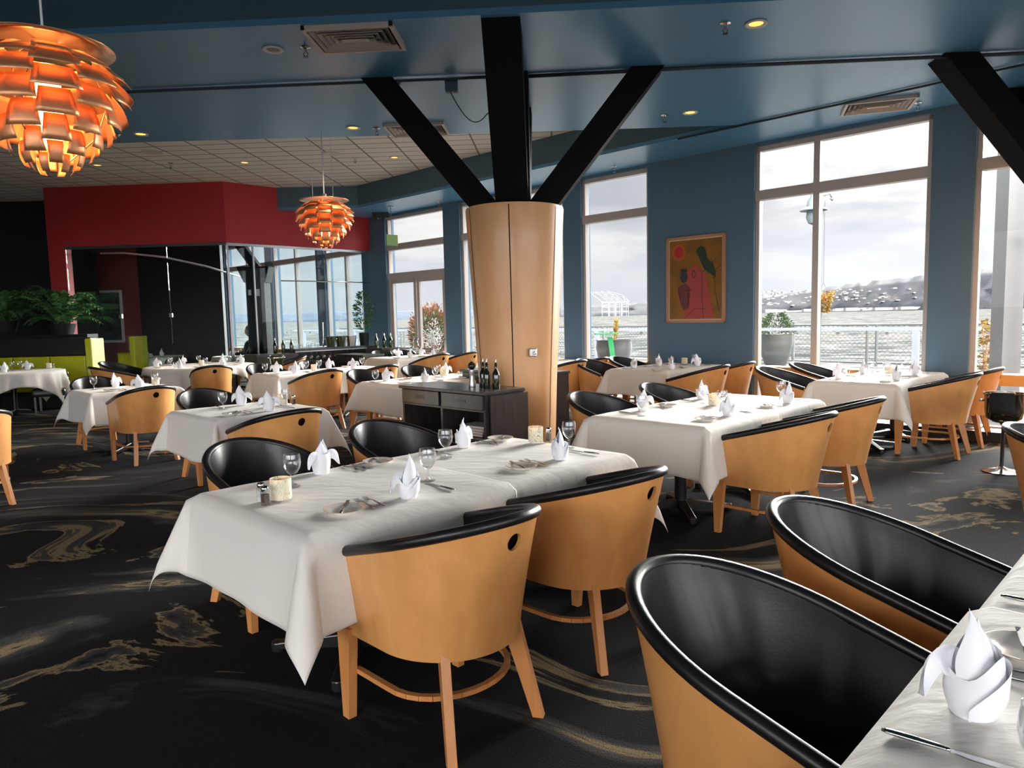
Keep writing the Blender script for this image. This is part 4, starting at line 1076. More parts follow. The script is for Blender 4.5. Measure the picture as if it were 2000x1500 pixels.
# ================================================================== ARTICHOKE PENDANT LAMPS
def make_lamp():
    e = empty('pendant_lamp')
    R_ = .36
    rows = [  # (bottom edge z, bottom edge radius, tilt below horizontal in degrees, length)
        (-.100, .275, 24, .13), (-.140, .325, 28, .15), (-.180, .352, 36, .15), (-.232, .360, 44, .145), (-.285, .352, 52, .14), (-.338, .332, 61, .135),
        (-.390, .300, 70, .13), (-.440, .258, 78, .125), (-.488, .212, 86, .12), (-.532, .165, 93, .11), (-.572, .118, 99, .10), (-.604, .072, 104, .085)]
    for i, (zb, rb, tl, ln) in enumerate(rows):
        t = rad(tl)
        for k in range(6):
            a0 = rad(60 * k + (30 if i % 2 else 0)); hw = rad(16.5)
            b = bm_new(); g = []
            nl = 5
            for p in range(nl + 1):
                f = p / nl          # 0 = inner top edge, 1 = outer bottom edge
                bend = math.sin(PI * f) * .010
                r = rb - ln * math.cos(t) * (1 - f) + bend * math.sin(t); z = zb + ln * math.sin(t) * (1 - f) + bend * math.cos(t)
                wid = hw * (rb / max(r, .05)) * (.72 + .28 * f) if i < 10 else hw * (rb / max(r, .05)) * (1 - .18 * f)
                wid = min(wid, rad(40))
                g.append([(r * math.cos(a0 + wid * q), r * math.sin(a0 + wid * q), z) for q in (-1, -.66, -.33, 0, .33, .66, 1)])
            grid(b, g); o = obj('leaf', b, M['copper'], e, smooth=True); solidify(o, .0016)
    b = bm_new(); lathe(b, [(0, 0), (.10, -.001), (.20, -.008), (.295, -.024), (.298, -.027), (.20, -.012), (.10, -.005), (0, -.005)], 48); obj('top_disc', b, M['lampcap'], e, smooth=True)
    b = bm_new(); lathe(b, [(.0, -.11), (.055, -.11), (.060, -.30), (.050, -.46), (0, -.50)], 20); obj('inner_light', b, M['glow'], e, smooth=True)
    b = bm_new()
    for k in range(3):
        a = rad(120 * k + 20)
        tube(b, [(.06 * math.cos(a), .06 * math.sin(a), -.01), (.20 * math.cos(a), .20 * math.sin(a), -.12), (.245 * math.cos(a), .245 * math.sin(a), -.26), (.19 * math.cos(a), .19 * math.sin(a), -.42), (.05 * math.cos(a), .05 * math.sin(a), -.56)], .004, 6)
    obj('ribs', b, M['steel'], e)
    b = bm_new(); lathe(b, [(0, .05), (.028, .05), (.030, .0), (.045, -.004), (0, -.004)], 20); obj('collar', b, M['steel'], e, smooth=True, sharp=40)
    b = bm_new(); tube(b, [(0, 0, .05), (0, 0, 1.224)], .0055, 8); obj('rod', b, M['white'], e)
    return freeze(e)
l0 = make_lamp(); l0.location = (-2.16, 3.5, 2.825); l0.rotation_euler = (0, 0, rad(8)); tag(l0, 'large layered copper leaf pendant lamp glowing orange at upper left', 'lamp', 'layered copper pendant lamps')
l1 = copy_tree(l0); l1.location = (-2.25, 8.95, 2.985); l1.rotation_euler = (0, 0, rad(14)); l1['label'] = 'smaller looking copper leaf pendant lamp hanging before the red wall'
for (x_, y_, z_) in ((-2.16, 3.5, 2.825), (-2.25, 8.95, 2.985)):
    for dz_, en in ((-.22, .6), (-.42, .4)):
        l = bpy.data.lights.new('lamp_bulb', 'POINT'); l.energy = LAMP_E * en; l.color = (1, .50, .20); l.shadow_soft_size = .09
        o_ = bpy.data.objects.new('lamp_bulb', l); C.objects.link(o_); o_.location = (x_, y_, z_ + dz_)
for i, (dx, dy) in enumerate(((-.13, -.02), (.10, .05), (.04, -.12))):
    b = bm_new(); tube(b, [(0, 0, -.02), (0, 0, 1.22)], .0018, 5); o_ = tag(obj('hanging_wire', b, M['steel']), 'thin steel wire hanging beside the far copper lamp', 'wire', 'thin wires around the far lamp'); o_.location = (-2.25 + dx, 8.95 + dy, 2.985)

# ================================================================== SERVICE SIDEBOARDS
def sideboard(name, A0, A1, B0, B1, label, ztop=.85, end=False):
    e = tag(empty(name, P((A0 + A1) / 2, (B0 + B1) / 2, 0), TH), label, 'sideboard')
    # local frame: x along A (rotated by TH), y points to -B
    hx, hy = (A1 - A0) / 2, (B1 - B0) / 2
    b = bm_new()
    bx(b, -hx + .02, hx, -hy, -hy + .025, .06, ztop - .03); bx(b, -hx + .02, hx, hy - .025, hy, .06, ztop - .03); bx(b, hx - .02, hx, -hy, hy, .06, ztop - .03)
    bx(b, -hx + .02, hx, -hy, hy, .06, .10); bx(b, -hx + .02, hx, -.012, .012, .1, ztop - .03); bx(b, -hx + .03, hx, -hy + .03, hy - .03, .40, .42); bx(b, -hx + .06, hx - .03, -hy + .05, hy - .05, 0, .06)
    bx(b, -hx + .02, hx, -hy, hy, ztop - .185, ztop - .17)
    obj('body', b, M['dkwood'], e)
    b = bm_new(); bx(b, -hx - .01, hx + .005, -hy - .02, hy + .02, ztop - .03, ztop); bevel(obj('counter_top', b, M['dkwood'], e), .004)
    for k in (-1, 1):
        b = bm_new(); bx(b, -hx, -hx + .02, k * hy / 2 - hy / 2 + .02, k * hy / 2 + hy / 2 - .02, ztop - .165, ztop - .035); d = obj('drawer', b, M['dkwood'], e); bevel(d, .003)
        b = bm_new(); bx(b, -hx - .002, -hx + .006, k * hy / 2 - .06, k * hy / 2 + .06, ztop - .112, ztop - .082); obj('recessed_pull', b, M['blackmetal'], d)
    if end:
        b = bm_new(); bx(b, -hx + .05, hx + .02, -hy - .038, -hy - .024, .02, ztop - .04); obj('side_panel', b, M['dkwood'], e)
    return e
sideboard('sideboard', 4.19, 4.685, -5.70, -4.51, 'dark wood service sideboard with two drawers in front of the column', end=True)
sideboard('sideboard', 5.90, 6.40, -6.75, -5.42, 'second dark sideboard seen just right of the column base')
sideboard('sideboard', 7.90, 8.40, -12.95, -11.95, 'dark wood sideboard with a drawer left of the deck door table', ztop=.80)
def lathe_obj(name, prof, m_, loc, label=None, cat=None, grp=None, seg=20, parent=None):
    b = bm_new(); lathe(b, prof, seg); o = obj(name, b, m_, parent, smooth=True, sharp=45); o.location = loc
    if label: tag(o, label, cat, grp)
    return o
# pepper mill and oil bottles on the sideboard
pm = P(4.44, -4.93, .85)
e = tag(empty('pepper_mill', pm), 'tall steel and glass pepper mill on the sideboard against the column', 'pepper mill')
lathe_obj('body', [(0, 0), (.032, 0), (.034, .01), (.030, .05), (.022, .085), (.020, .12), (.028, .15), (.026, .16), (0, .16)], M['steel'], (0, 0, 0), parent=e)
lathe_obj('head', [(0, .16), (.018, .163), (.030, .178), (.036, .198), (.030, .218), (.014, .230), (.012, .238), (0, .24)], M['blackmetal'], (0, 0, 0), parent=e)
for i, (a, b_) in enumerate(((4.46, -4.80), (4.43, -4.72), (4.45, -4.62))):
    e = tag(empty('oil_bottle', P(a, b_, .85)), '%s of the three dark pourer bottles on the sideboard by the column' % ('leftmost', 'middle', 'rightmost')[i], 'bottle', 'pourer bottles on the sideboard')
    lathe_obj('glass_body', [(0, 0), (.033, 0), (.035, .006), (.035, .12), (.030, .145), (.014, .175), (.0125, .215), (.014, .218), (.014, .226), (0, .226)], M['dkbottle'], (0, 0, 0), parent=e)
    b = bm_new(); tube(b, [(0, 0, .224), (0, 0, .245), (.004, 0, .268), (.012, 0, .282)], [.010, .008, .004, .003], 10); obj('pourer', b, M['chrome'], e, smooth=True)
for k in range(4):
    b = bm_new(); bx(b, -.11, .11, -.15, .15, 0, .022); o_ = bevel(obj('folded_linen', b, M['vent'])); o_.location = P(4.40, -4.80, .425 + k * .024); o_.rotation_euler = (0, 0, TH + .03 * k)
    tag(o_, 'folded table linen, %s in the stack inside the sideboard' % ('lowest', 'second', 'third', 'topmost')[k], 'linen', 'folded linens in the sideboard')

# glass rack cabinet and bar counter by the glass room
e = tag(empty('bar_cabinet', P(8.0, -13.45, 0), TH), 'black bar cabinet with an open rack of upturned glasses by the red wall', 'cabinet')
b = bm_new(); hx, hy = .85, .24
bx(b, -hx, hx, -hy, hy, .88, .93); bx(b, -hx, -hx + .03, -hy, hy, 0, .88); bx(b, hx - .03, hx, -hy, hy, 0, .88); bx(b, -hx, hx, hy - .02, hy, 0, .88); bx(b, -hx, hx, -hy, hy, .62, .64); bx(b, -hx, hx, -hy + .02, hy, .05, .3)
obj('body', b, M['dkwood'], e)
b = bm_new(); bx(b, -hx, hx, -hy - .012, -hy, .865, .885); bx(b, -hx, -hx + .02, -hy - .012, -hy, 0, .88); obj('steel_edge', b, M['steel'], e)
for k in range(11):
    g = bpy.data.objects.new('wine_glass', GOB); C.objects.link(g); g.location = P(8.0 - .74 + k * .145, -13.30, .862); g.rotation_euler = (PI, 0, 0)
    tag(g, 'upturned stemmed glass hanging in the bar cabinet rack', 'glass', 'upturned glasses in the bar rack')
for k in range(7):
    g = bpy.data.objects.new('tumbler', TUM); C.objects.link(g); g.location = P(7.25 + k * .10, -13.50 + (k % 2) * .09, .932)
    tag(g, 'clear tumbler standing on top of the black bar cabinet', 'glass', 'tumblers on the bar cabinet')
BUCK = [(0, .01), (.085, .01), (.09, 0), (.115, .21), (.122, .215), (.122, .222), (.112, .22), (.085, .02), (0, .02)]
for i, (a, lb) in enumerate(((8.12, 'black wine bucket, leftmost on the bar cabinet'), (8.36, 'dark polished wine bucket, middle of the three on the bar cabinet'), (8.62, 'steel wine bucket with side knobs on the bar cabinet'))):
    e = tag(empty('wine_bucket', P(a, -13.45, .93)), lb, 'bucket', 'wine buckets on the bar cabinet')
    lathe_obj('bowl', BUCK, M['steel'] if i == 2 else M['oil'], (0, 0, 0), parent=e, seg=28)
    b = bm_new()
    for sx in (-1, 1): lathe(b, [(0, -.012), (.012, -.008), (.012, .008), (0, .012)], 10, c=(sx * .125, 0, .17))
    obj('knob', b, M['chrome'], e)
BOT = [(0, 0), (.036, 0), (.038, .006), (.038, .17), (.032, .195), (.015, .225), (.0135, .29), (.0155, .292), (.0155, .305), (0, .306)]
def bottle(A, B, z, m_, label, grp, foil=M['gold'], s=1):
    e = tag(empty('bottle', P(A, B, z)), label, 'bottle', grp); e.scale = (s, s, s)
    lathe_obj('glass_body', BOT, m_, (0, 0, 0), parent=e)
    lathe_obj('foil', [(0, .3065), (.0165, .3065), (.0165, .26), (.0150, .26)], foil, (0, 0, 0), parent=e, seg=14)
bottle(8.96, -13.0, .88, M['oil'], 'black wine bottle with gold foil beside the deck doors', 'bottles near the deck doors')
bottle(9.08, -12.88, .88, M['bottle'], 'green bottle next to the black gold foiled bottle', 'bottles near the deck doors', M['white'])
bottle(9.16, -12.76, .88, M['bottle'], 'green bottle nearest to the deck door frame', 'bottles near the deck doors', M['white'])
b = bm_new(); bab(b, 8.85, 9.3, -13.15, -12.65, .84, .88); bab(b, 8.9, 9.28, -13.1, -12.7, 0, .84); tag(obj('side_stand', b, M['dkwood']), 'dark narrow stand holding bottles left of the deck doors', 'stand')
for i, (a, b_, mm) in enumerate(((6.80, -13.35, M['bottle']), (7.0, -13.4, M['oil']), (7.14, -13.32, M['oil']))): bottle(a, b_, .86, mm, ('bright green bottle', 'grey bottle, middle of three', 'grey bottle, right of three')[i] + ' on the low bar counter', 'bottles on the low bar counter', M['steel'])
b = bm_new(); bab(b, 6.3, 7.12, -13.6, -13.1, 0, .80); bab(b, 6.28, 7.14, -13.62, -13.08, .80, .86); tag(obj('bar_counter', b, M['dkwood']), 'low dark bar counter in front of the glass side wall', 'counter')
e = tag(empty('ice_bucket', P(5.9, -11.55, .0), TH), 'dark ice bucket on a stand behind the middle distance table', 'bucket')
lathe_obj('bowl', [(0, .74), (.09, .74), (.10, .75), (.12, .90), (.13, .905), (.13, .915), (.115, .912), (.09, .76), (0, .76)], M['oil'], (0, 0, 0), parent=e, seg=28)
lathe_obj('stand', [(0, 0), (.14, 0), (.14, .012), (.02, .03), (.012, .05), (.012, .72), (.06, .74), (0, .742)], M['chrome'], (0, 0, 0), parent=e, seg=24)
lathe_obj('handle', [(.132, .87), (.15, .87), (.15, .885), (.132, .885)], M['chrome'], (0, 0, 0), parent=e, seg=24)
# wine cooler with draped cloth at the right edge
e = tag(empty('wine_cooler', P(7.62, -1.36, 0), rad(-10)), 'polished wine cooler on a stand with a black cloth over it at the right edge', 'wine cooler')
lathe_obj('stand', [(0, 0), (.15, 0), (.152, .008), (.05, .03), (.015, .05), (.015, .42), (.05, .47), (0, .472)], M['chrome'], (0, 0, 0), parent=e, seg=32)
lathe_obj('bowl', [(0, .46), (.08, .455), (.135, .49), (.15, .55), (.155, .70), (.165, .71), (.165, .72), (.15, .718), (.145, .56), (.10, .49), (0, .48)], mat('bronze_reflective_steel', (.45, .35, .25), .12, 1.0), (0, 0, 0), parent=e, seg=36)
b = bm_new(); rows = []
for i in range(9):
    r = []
    for k in range(15):
        t = -0.20 + .40 * k / 14; u = -.13 + .26 * i / 8; top = .725 + .012 * math.cos(u * 20)
        if abs(t) < .168: r.append((u * .8 - .03, t, top))
        else: r.append((u * .8 - .03, math.copysign(.172, t), top - (abs(t) - .168)))
    rows.append(r)
# long front flap
b = bm_new(); rows = []
for i in range(11):
    u = -1.05 + 1.1 * i / 10; r = []
    for k in range(12):
        f = k / 11
        if f < .4: rr = .04 + .13 * f / .4; r.append((rr * math.cos(u - 1.6), rr * math.sin(u - 1.6), .726))
        else: r.append((.172 * math.cos(u - 1.6), .172 * math.sin(u - 1.6), .726 - (f - .4) / .6 * .17))
    rows.append(r)
grid(b, rows); solidify(obj('draped_cloth', b, M['fabric_black'], e, smooth=True), .006, 1)
for sx in (-1, 1):
    b = bm_new(); lathe(b, [(0, -.03), (.010, -.02), (.012, .0), (.008, .02), (0, .025)], 12); k_ = obj('side_knob', b, M['chrome'], e, smooth=True); k_.rotation_euler = (0, rad(90), 0); k_.location = (sx * .185, 0, .655)
b = bm_new(); bx(b, -.21, .21, -.08, .08, .55, .80); bx(b, -.20, .20, -.07, .07, 0, .55); e = obj('black_bag', b, M['fabric_black']); e.location = P(8.75, -1.02, 0); e.rotation_euler = (0, 0, .2); bevel(e, .05, 4)
tag(e, 'black padded carrier standing behind the wine cooler at the right edge', 'bag')

# ================================================================== BOOTH, PLANTERS AND PLANTS AT THE LEFT
e = tag(empty('booth', (-10.0, 13.6, 0)), 'lime green booth with a black padded top rail at far left', 'booth')
b = bm_new(); bx(b, -3.0, 2.02, .02, .25, .93, 1.27); bevel(obj('top_rail', b, M['booth'], e), .03, 3)
for k in range(7):
    b = bm_new(); bx(b, -2.92 + k * .70, -2.24 + k * .70, -.06, .12, .42, .925); bevel(obj('back_pad', b, M['lime'], e), .03, 3)
b = bm_new(); bx(b, -3.0, 2.0, -.55, .1, .30, .46); bevel(obj('seat', b, M['lime'], e), .03, 3)
b = bm_new(); bx(b, -3.0, 2.0, -.50, .2, 0, .30); obj('plinth', b, M['black_wall'], e)
b = bm_new(); bx(b, 2.03, 2.15, -.18, .26, 0, 1.25); bevel(obj('end_panel', b, M['lime'], e), .02)
for (x_, y_, lb) in ((-7.98, 12.35, 'black padded low chair between the booth table and the tan skirted table'), (-9.3, 11.6, 'black padded low chair left of the booth table pedestal')):
    e = tag(empty('lounge_chair', (x_, y_, 0), .4), lb, 'chair', 'black padded low chairs')
    b = bm_new(); bx(b, -.25, .25, -.25, .25, .30, .44); bevel(obj('seat', b, M['booth'], e), .05, 3)
    for k in range(3):
        b = bm_new(); bx(b, -.25, .25, .18, .28, .44 + k * .09, .525 + k * .09); bevel(obj('back_roll', b, M['booth'], e), .04, 3)
    for sx in (-1, 1):
        for sy in (-1, 1):
            b = bm_new(); bx(b, sx * .2 - .015, sx * .2 + .015, sy * .2 - .015, sy * .2 + .015, 0, .3); obj('leg', b, M['blackmetal'], e)
def leaves(b, n, fn, size, seed, aspect=.42):
    rnd = random.Random(seed)
    for _ in range(n):
        p, d = fn(rnd); s = size * rnd.uniform(.6, 1.25); d = Vector(d).normalized(); q = Vector((rnd.uniform(-1, 1), rnd.uniform(-1, 1), rnd.uniform(-1, 1)))
        sd = d.cross(q)
        if sd.length < .05: continue
        sd.normalize(); up = sd.cross(d) * s * .12; p = Vector(p)
        v = [b.verts.new(x) for x in (p, p + d * s * .5 - sd * s * aspect / 2 + up, p + d * s, p + d * s * .5 + sd * s * aspect / 2 + up)]
        b.faces.new(v)
def plant(name, loc, label, m_, n, fn, size, seed, aspect=.42, pot=None, stems=None, grp=None):
    e = tag(empty(name, loc), label, 'plant', grp)
    b = bm_new(); leaves(b, n, fn, size, seed, aspect); obj('foliage', b, m_, e, recalc=False)
    if stems:
        b = bm_new()
        for s in stems: tube(b, s, .006, 5)
        obj('stem', b, M['legwood'], e)
    if pot: pot(e)
    return e
def fern_fn(rnd):
    a = rnd.uniform(0, 2 * PI); t = rnd.random() ** .6; r = .62 * t; z = .10 + .62 * math.sin(PI * min(1, t * .9) * .8) * rnd.uniform(.35, 1.0)
    return (r * math.cos(a) * 1.25, r * math.sin(a) * .45, z), (math.cos(a) * .8, math.sin(a) * .8, rnd.uniform(-.9, .45))
def ferns(loc, label, seed, w=1.0):
    e = tag(empty('potted_fern', loc), label, 'plant', 'dark leafy plants above the booth'); rnd = random.Random(seed); b = bm_new()
    for k in range(30):
        a = rnd.uniform(0, 2 * PI); ln = rnd.uniform(.45, .85) * w; h = rnd.uniform(.25, .72); pts = []
        for i in range(14):
            t = i / 13; pts.append(Vector((ln * t * math.cos(a), ln * t * math.sin(a) * .5, .06 + h * math.sin(t * PI * .62) * 1.1 - .25 * t * t * (1.0 if k % 2 else .2))))
        for i in range(1, 13):
            d = (pts[i + 1] - pts[i]).normalized(); sd = d.cross(Vector((0, 0, 1))).normalized(); s = .135 * math.sin(PI * (i + 1) / 15) + .03
            for q in (-1, 1):
                tip_ = pts[i] + sd * q * s + d * s * .55 + Vector((0, 0, -.25 * s)); m1 = pts[i] + (sd * q * .5 + d * .55) * s + Vector((0, 0, .01)); m2 = pts[i] + (sd * q * .55 + d * .0) * s
                b.faces.new([b.verts.new(x) for x in (pts[i], m1, tip_, m2)])
    obj('foliage', b, M['fern_leaf'], e, recalc=False)
    b = bm_new(); lathe(b, [(0, 0), (.18, 0), (.24, .22), (.22, .22), (0, .20)], 20); p_ = obj('pot', b, M['black_wall'], e, smooth=True, sharp=40); p_.location = (0, 0, -.1)
ferns((-8.75, 14.05, 1.42), 'dark green leafy plant above the booth, nearest the red wall', 3, 1.1)
ferns((-9.9, 14.1, 1.50), 'dark green leafy plant above the booth at the left edge', 5, 1.25)
b = bm_new(); bx(b, -3.0, 2.0, -.18, .18, 0, 1.33); o_ = tag(obj('planter_wall', b, M['black_wall']), 'low black planter box behind the booth rail', 'planter'); o_.location = (-10.2, 14.1, 0)
def olive(rnd):
    a = rnd.uniform(0, 2 * PI); t = rnd.random(); r = .20 * math.sin(PI * (.15 + .8 * t)) * rnd.uniform(.3, 1)
    return (r * math.cos(a), r * math.sin(a), .35 + .85 * t), (math.cos(a), math.sin(a), rnd.uniform(-.2, 1))
def base_pot(rt, rb, h, m_=None):
    def f(e):
        b = bm_new(); lathe(b, [(0, 0), (rb, 0), (rt, h * .8), (rt * .96, h), (rt * .9, h), (0, h * .95)], 28); obj('pot', b, m_ or M['pot'], e, smooth=True, sharp=40)
    return f
plant('potted_tree', P(7.35, -14.9, .75), 'sparse bright leafed plant behind the glass side wall', M['green_leaf'], 260, olive, .085, 1, pot=base_pot(.11, .09, .35, M['white']), stems=[[(0, 0, .2), (.02, 0, .7), (-.02, .02, 1.15)]])
b = bm_new(); bab(b, 7.1, 7.6, -15.15, -14.65, 0, .75); tag(obj('plant_stand', b, M['dkwood']), 'dark stand under the plant inside the glass room', 'stand')
plant('potted_tree', P(9.15, -13.75, .9), 'dark leafy plant in the blue corner left of the deck doors', M['fern_leaf'], 420, olive, .09, 2, pot=base_pot(.11, .09, .30, M['black_wall']), stems=[[(0, 0, .2), (.0, 0, 1.0)]])
b = bm_new(); bab(b, 9.0, 9.3, -13.85, -13.55, 0, .9); tag(obj('plant_stand', b, M['black_wall']), 'black stand under the corner plant', 'stand')

# ================================================================== FRAMED PICTURE
pc = P(WA - .012, -5.565, 1.975)
e = tag(empty('framed_picture', pc, TH + PI / 2), 'framed drawing with red sun, green bird and pink gowned figures on the blue wall', 'picture')
# local: x runs towards the camera side of the wall? rotate so that +x = +B (right in view), y = into the wall
e.rotation_euler = (0, 0, TH - PI / 2)
pw, ph = .485, .635
b = bm_new()
for (x0, x1, z0, z1) in ((-pw, pw, -ph, -ph + .038), (-pw, pw, ph - .038, ph), (-pw, -pw + .038, -ph, ph), (pw - .038, pw, -ph, ph)): bx(b, x0, x1, -.03, .01, z0, z1)
bevel(obj('picture_frame', b, mat('pink_maple_frame', (.46, .24, .14), .4), e), .003)
b = bm_new(); bx(b, -pw + .03, pw - .03, -.012, .0, -ph + .03, ph - .03); obj('mat_board', b, mat('cream_mat', (.62, .52, .38), .7), e)
pmus = bpy.data.materials.new('mustard_wash'); pmus.use_nodes = True
t_ = pmus.node_tree; bb = t_.nodes['Principled BSDF']; bb.inputs['Roughness'].default_value = .35
tcx = N('ShaderNodeTexCoord', t_); nn = N('ShaderNodeTexNoise', t_); nn.inputs['Scale'].default_value = 3; nn.inputs['Detail'].default_value = 4; t_.links.new(tcx.outputs['Object'], nn.inputs['Vector'])
rr_ = N('ShaderNodeValToRGB', t_); ramp(rr_, [(.3, (.17, .085, .02, 1)), (.55, (.26, .12, .02, 1)), (.75, (.33, .13, .02, 1))]); t_.links.new(nn.outputs['Fac'], rr_.inputs[0]); t_.links.new(rr_.outputs[0], bb.inputs['Base Color'])
b = bm_new(); bx(b, -pw + .055, pw - .055, -.015, -.01, -ph + .055, ph - .055); obj('sheet', b, pmus, e)
def flat(name, pts, m_, lift, th=.0012):
    b = bm_new(); f = [b.verts.new((x, -.0155 - lift, z)) for x, z in pts]; g = [b.verts.new((x, -.0155 - lift + th, z)) for x, z in pts]
    b.faces.new(f); b.faces.new(g[::-1])
    for i in range(len(f)): b.faces.new((f[i], f[(i + 1) % len(f)], g[(i + 1) % len(f)], g[i]))
    return obj(name, b, m_, e)
def circ(cx_, cz_, rx_, rz_, n=28): return [(cx_ + rx_ * math.cos(2 * PI * i / n), cz_ + rz_ * math.sin(2 * PI * i / n)) for i in range(n)]
def line(name, pts, w=.004, lift=.004):
    b = bm_new(); tube(b, [(x, -.0155 - lift, z) for x, z in pts], w, 5); return obj(name, b, M['blackmetal'], e)
mr = mat('sun_red_ink', (.42, .025, .03), .5); mo = mat('orange_halo_ink', (.42, .10, .02), .5); mg = mat('green_bird_ink', (.012, .045, .025), .5); mp_ = mat('pink_gown_ink', (.38, .06, .06), .5); ml = mat('plum_ink', (.16, .035, .04), .5); mgr = mat('grey_ink', (.03, .03, .045), .5)
flat('halo', circ(-.27, .41, .115, .125), mo, .001); flat('sun', circ(-.27, .41, .075, .085), mr, .002)
flat('gown', [(-.14, .10), (-.05, .20), (.04, .21), (.10, .13), (.17, .08), (.22, -.15), (.28, -.40), (.31, -.575), (-.17, -.575), (-.20, -.42), (-.13, -.2)], mp_, .001)
flat('child_body', [(-.29, -.12), (-.24, -.07), (-.16, -.05), (-.09, -.10), (-.08, -.24), (-.10, -.42), (-.19, -.45), (-.27, -.25)], ml, .002)
flat('child_head', circ(-.185, .045, .062, .085), mgr, .002); flat('hat', [(-.26, .115), (-.11, .115), (-.13, .125), (-.14, .165), (-.23, .165), (-.235, .125)], mgr, .003)
flat('bird', [(.02, .40), (.05, .455), (.10, .48), (.15, .46), (.18, .40), (.20, .30), (.24, .25), (.28, .235), (.32, .15), (.34, .07), (.335, .0), (.28, .05), (.22, .09), (.16, .13), (.11, .22), (.07, .31), (.04, .36)], mg, .002)
line('ink_line', [(.30, .02), (.33, -.05), (.325, -.18), (.36, -.33), (.40, -.47)]); line('ink_line', [(.12, .09), (.115, -.2), (.13, -.4), (.14, -.57)], .003)
for pts in ([(.27, .22), (.32, .26), (.35, .32)], [(.33, .12), (.39, .16), (.42, .20)], [(.34, .10), (.40, .11), (.44, .14)], [(.25, .24), (.27, .30)], [(-.27, -.14), (-.22, -.40)], [(-.19, -.22), (-.19, -.42)], [(-.10, -.14), (-.12, -.36)], [(-.2, -.16), (-.05, -.15)],
            [(-.16, -.56)] + [(.0, -.43), (.18, -.43)], [(-.02, .14), (.02, .06), (-.03, .02), (-.05, .09), (-.02, .14)], [(.05, .15), (.12, .10), (.16, .13)]): line('ink_line', pts, .003)

# ================================================================== GLASS ROOM CONTENTS
e = tag(empty('timber_post', (-5.22, 15.0, 0)), 'thick black timber post with a wider cap inside the glass room', 'post')
b = bm_new(); bx(b, -.19, .19, -.19, .19, 0, 2.55); obj('shaft', b, M['black'], e)
b = bm_new(); hexa(b, [(-.22, -.2, 2.3), (.22, -.2, 2.3), (.22, .2, 2.3), (-.22, .2, 2.3), (-.36, -.2, 2.62), (.30, -.2, 2.62), (.30, .2, 2.62), (-.36, .2, 2.62)]); obj('cap', b, M['black'], e)
b = bm_new(); bx(b, -.02, .09, -.196, -.192, 2.02, 2.16); bx(b, -.14, -.08, -.196, -.192, 2.04, 2.15); obj('paper_notice', b, M['white'], e)
b = bm_new(); hexa(b, [(-.1, -.1, 2.6), (.1, -.1, 2.6), (.1, .1, 2.6), (-.1, .1, 2.6), (-.9, -.1, ZC), (-.7, -.1, ZC), (-.7, .1, ZC), (-.9, .1, ZC)]); obj('brace', b, M['black'], e)
b = bm_new(); bx(b, -.36, .36, -.02, .02, -.61, .61); e = obj('picture_frame', b, M['white']); e.location = (-9.42, 16.86, 1.69); tag(e, 'silver framed dark picture seen through the dark glass front', 'picture')
b = bm_new(); bx(b, -.31, .31, -.03, -.018, -.55, .55); obj('picture_sheet', b, mat('dark_landscape_print', (.05, .06, .07), .3, var=.6, vscale=4), e)
# pale tube standing in for a light track reflected in the glass
b = bm_new(); tube(b, [(-8.6, 15.3, 3.0), (-8.0, 15.1, 2.98), (-7.2, 15.2, 2.88), (-6.5, 15.6, 2.70), (-6.0, 16.1, 2.5)], .02, 8); tag(obj('reflected_track_standin', b, M['white'], smooth=True), 'curved pale tube standing in for a light track reflected in the dark glass', 'light track')
b = bm_new(); bab(b, 8.3, 8.9, -14.9, -14.4, 0, .9); tag(obj('white_cabinet', b, M['white']), 'pale cabinet seen through the glass door', 'cabinet')
